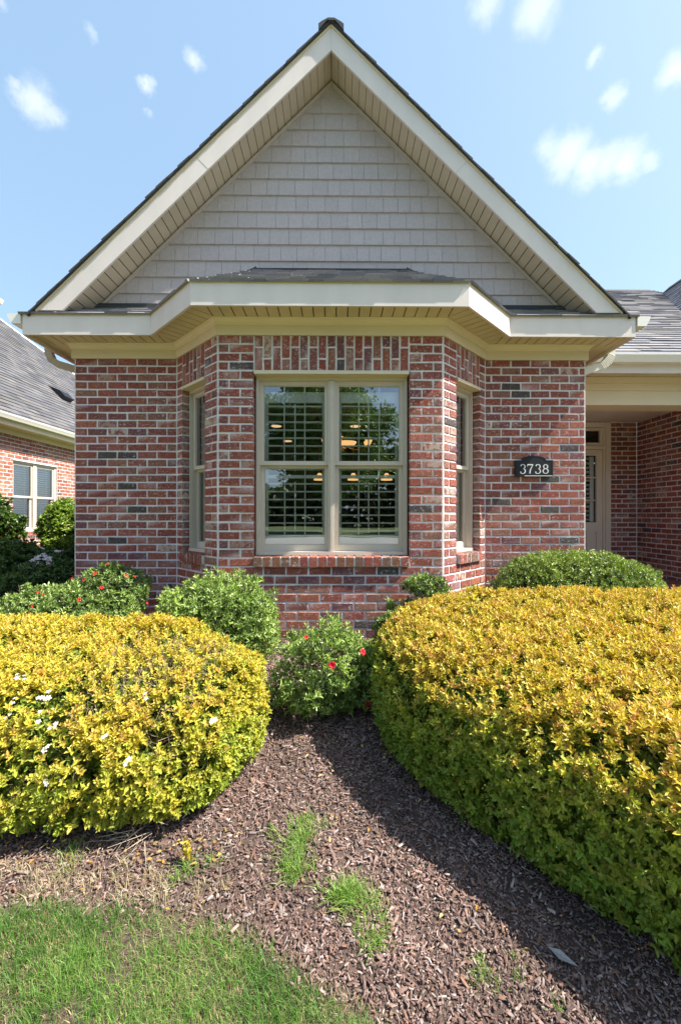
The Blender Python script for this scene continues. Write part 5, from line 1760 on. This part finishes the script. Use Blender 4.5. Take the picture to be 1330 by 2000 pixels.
# frieze, soffit, fascia, gutter
mb = MB(); fbox(mb, F, 0, LN, NZT - .01, NZT + .10, .001, .025); mb.build('frieze_board', M['frieze'], nb)
mb = MB(); fbox(mb, F, 0, LN, NZT + .10, NZT + .115, .001, .32); mb.build('soffit', M['soffit'], nb)
mb = MB(); fbox(mb, F, 0, LN, NZT + .085, NZT + .27, .321, .343); mb.build('fascia', M['frieze'], nb)
mb = MB(); mb.prism([(NX + .345 + a, 1.0, CZ + NZT + .19 + b) for a, b in gprof], (0, 20.7, 0)); mb.build('gutter', M['gutter'], nb)
xe, ze = NX + .36, CZ + NZT + .275
he = 21.6
# side plane rising to the left, hip at the far end
hipdir = Vector((-1.05, -2.1, 1.1))
def hp(t): return Vector((xe, he, ze)) + Vector((-1, -2.0, 1.0)) * t
roof_field(nb, 'roof', [(xe, 1.0, ze), (xe, he, ze), tuple(hp(5.2)), (xe - 5.2, 1.0, ze + 5.2)], (0, 1, 0), (-1, 0, 1), .145, tone=.50)
mb = MB(); mb.prism([(xe, he, ze), (xe - 10.4, he, ze), tuple(hp(5.2))], (0, .02, -.04)); mb.build('roof', M['shingle_dark'], nb)
mb = MB(); mb.prism([(xe - 5.2, 1.0, ze + 5.2), tuple(hp(5.2)), (xe - 10.4, he, ze), (xe - 10.4, 1.0, ze)], (0, 0, -.05)); mb.build('roof', M['shingle_dark'], nb)
# hip and roof vent
a, b = hp(0), hp(5.2); n0 = Vector((.5, .3, .8)).normalized() * .02
mb = MB(); mb.tube([a + n0 * .2, b + n0 * .2], .035, 6); mb.build('ridge_cap', M['shingle'], nb)
vy = 11.9; vx = xe - 1.42; vz = ze + 1.42
mb = MB()
Vv = Vector((-1, 0, 1)).normalized(); Nv = Vector((1, 0, 1)).normalized(); o = Vector((vx, vy, vz))
q = [o - Vv * .22 + Nv * .14, o + Vv * .02 + Nv * .15, o + Vv * .32 + Nv * .02, o + Vv * .34 + Nv * .0, o - Vv * .20 + Nv * .0]
mb.prism([p + Vector((0, -.20, 0)) for p in q], (0, .40, 0)); mb.build('roof_vent', M['black'], nb)
# taller wing at the left whose eave end shows in the sky
mb = MB(); mb.box((-14, 5.5, CZ + 1.0), (-8.75, 9.7, CZ + 4.95)); mb.build('upper_wall', M['siding_trim'], nb)
mb = MB(); mb.box((-8.74, 5.3, CZ + 4.93), (-8.02, 10.0, CZ + 4.96)); mb.build('soffit', M['fascia'], nb)
mb = MB(); mb.box((-8.02, 5.3, CZ + 4.93), (-7.99, 10.0, CZ + 5.08)); mb.build('fascia', M['fascia'], nb)
mb = MB(); mb.prism([(-7.988 + a * .9, 5.3, CZ + 4.98 + b) for a, b in gprof], (0, 4.7, 0)); mb.build('gutter', M['gutter'], nb)
mb = MB(); mb.prism([(-7.97, 5.3, CZ + 5.085), (-11.4, 5.3, CZ + 6.8), (-14.8, 5.3, CZ + 5.085), (-14.8, 5.3, CZ + 5.04), (-7.97, 5.3, CZ + 5.04)], (0, 4.72, 0)); mb.build('upper_roof', M['shingle_dark'], nb)

# ------------------------------------------------------------------ across the street (seen mirrored in the windows)
def sheet(name, x0, x1, y0, y1, z, mat):
    mb = MB(); mb.poly([(x0, y0, z), (x1, y0, z), (x1, y1, z), (x0, y1, z)]); return mb.build(name, M[mat], kind='structure')
sheet('road', -150, 150, -19.5, -11.5, .010, 'asphalt')
mb = MB(); mb.box((-150, -11.49, .0), (150, -11.2, .10)); mb.box((-150, -19.8, .0), (150, -19.51, .10)); mb.build('kerb', M['concrete'], kind='structure')
sheet('driveway', 6.5, 10.5, -11.19, 4.0, .014, 'concrete')

def tree(x, y, H, rad, seed, label, tone):
    rng = np.random.default_rng(seed)
    t = thing('shade_tree', (x, y, 0), label, 'tree', 'trees across the street')
    mb = MB()
    mb.tube([(x, y, -.1), (x + .05, y, H * .2), (x - .05, y + .1, H * .45), (x, y, H * .8)], [.28, .22, .16, .05], 10)
    mb.build('trunk', M['bark'], t)
    mb = MB(); tips = []
    for k_ in range(14):
        z0 = H * rng.uniform(.22, .7); a = rng.uniform(0, 6.28); L = rad * rng.uniform(.6, .95) * (1.1 - z0 / H * .6)
        p0 = Vector((x, y, z0)); p1 = p0 + Vector((math.cos(a) * L * .5, math.sin(a) * L * .5, L * .25)); p2 = p0 + Vector((math.cos(a) * L, math.sin(a) * L, L * .42))
        mb.tube([p0, p1, p2], [.10, .06, .02], 6); tips += [p1, p2]
    mb.build('limbs', M['bark'], t)
    cs = []
    for k_ in range(110):
        v = rng.normal(size=3); v /= np.linalg.norm(v); rr = rng.random() ** .4
        c = np.array([x, y, H * .60]) + v * rr * np.array([rad * .9, rad * .9, H * .37])
        cs.append(c)
    cs = np.array(cs)
    n = 42000
    i = rng.integers(0, len(cs), n); v = unit(rng.normal(size=(n, 3)))
    q = cs[i] + v * (rng.random((n, 1)) ** .5) * rng.uniform(.7, 1.3, (len(cs), 1))[i] * rad * .21
    m = rng.random((n, 1))
    col = (np.array([.035, .075, .015]) * (1 - m) + np.array([.09, .15, .03]) * m) * tone
    V, Q = leaves(q, unit(v + rng.normal(size=(n, 3))), unit(v + rng.normal(size=(n, 3)) * .4 + [0, 0, .5]), rng.uniform(.18, .36, n), rng.uniform(.12, .22, n))
    big_mesh('crown', V, Q, np.repeat(col, 6, axis=0), M['leaf'], t, kind='stuff')
tree(-.8, -25, 13.6, 5.9, 61, 'big oak across the street mirrored in the bay window', 1.7)
tree(-13, -28, 10, 4.5, 62, 'round tree across the street to one side of the oak', 1.3)
tree(11.5, -27, 11, 4.5, 63, 'spreading tree beyond the driveway across the street', 1.1)
def far_woods():
    rng = np.random.default_rng(9)
    n = 34000
    x = rng.uniform(-80, 80, n); h = 9.0 + 3.0 * np.sin(x * .13) + 2 * np.sin(x * .37 + 1)
    q = np.stack([x, -48 + rng.normal(size=n) * 2, rng.random(n) * h], 1)
    V, Q = leaves(q, unit(rng.normal(size=(n, 3))), unit(rng.normal(size=(n, 3)) + [0, 1, .5]), rng.uniform(.7, 1.3, n), rng.uniform(.4, .8, n))
    big_mesh('far_woods', V, Q, np.repeat(np.array([[.05, .09, .025]]) * rng.uniform(.5, 1.3, (n, 1)), 6, axis=0), M['leaf'], kind='stuff')
far_woods()

# ------------------------------------------------------------------ bricks last: needs every wall
def hidden(key, px, py):
    if key == 'house':
        if px > 760 and py > 1165: return True
        if 975 < px < 1300 and py > 1095: return True
        if px > 1142 and (py < 800): return True
        if px < 330 and py > 1140: return True
        if 345 < px < 560 and py > 1150: return True
        return False
    return px > 150 or py > 1100
lay_all(hidden)
for o in bpy.data.objects:
    if '_w' in o: del o['_w']
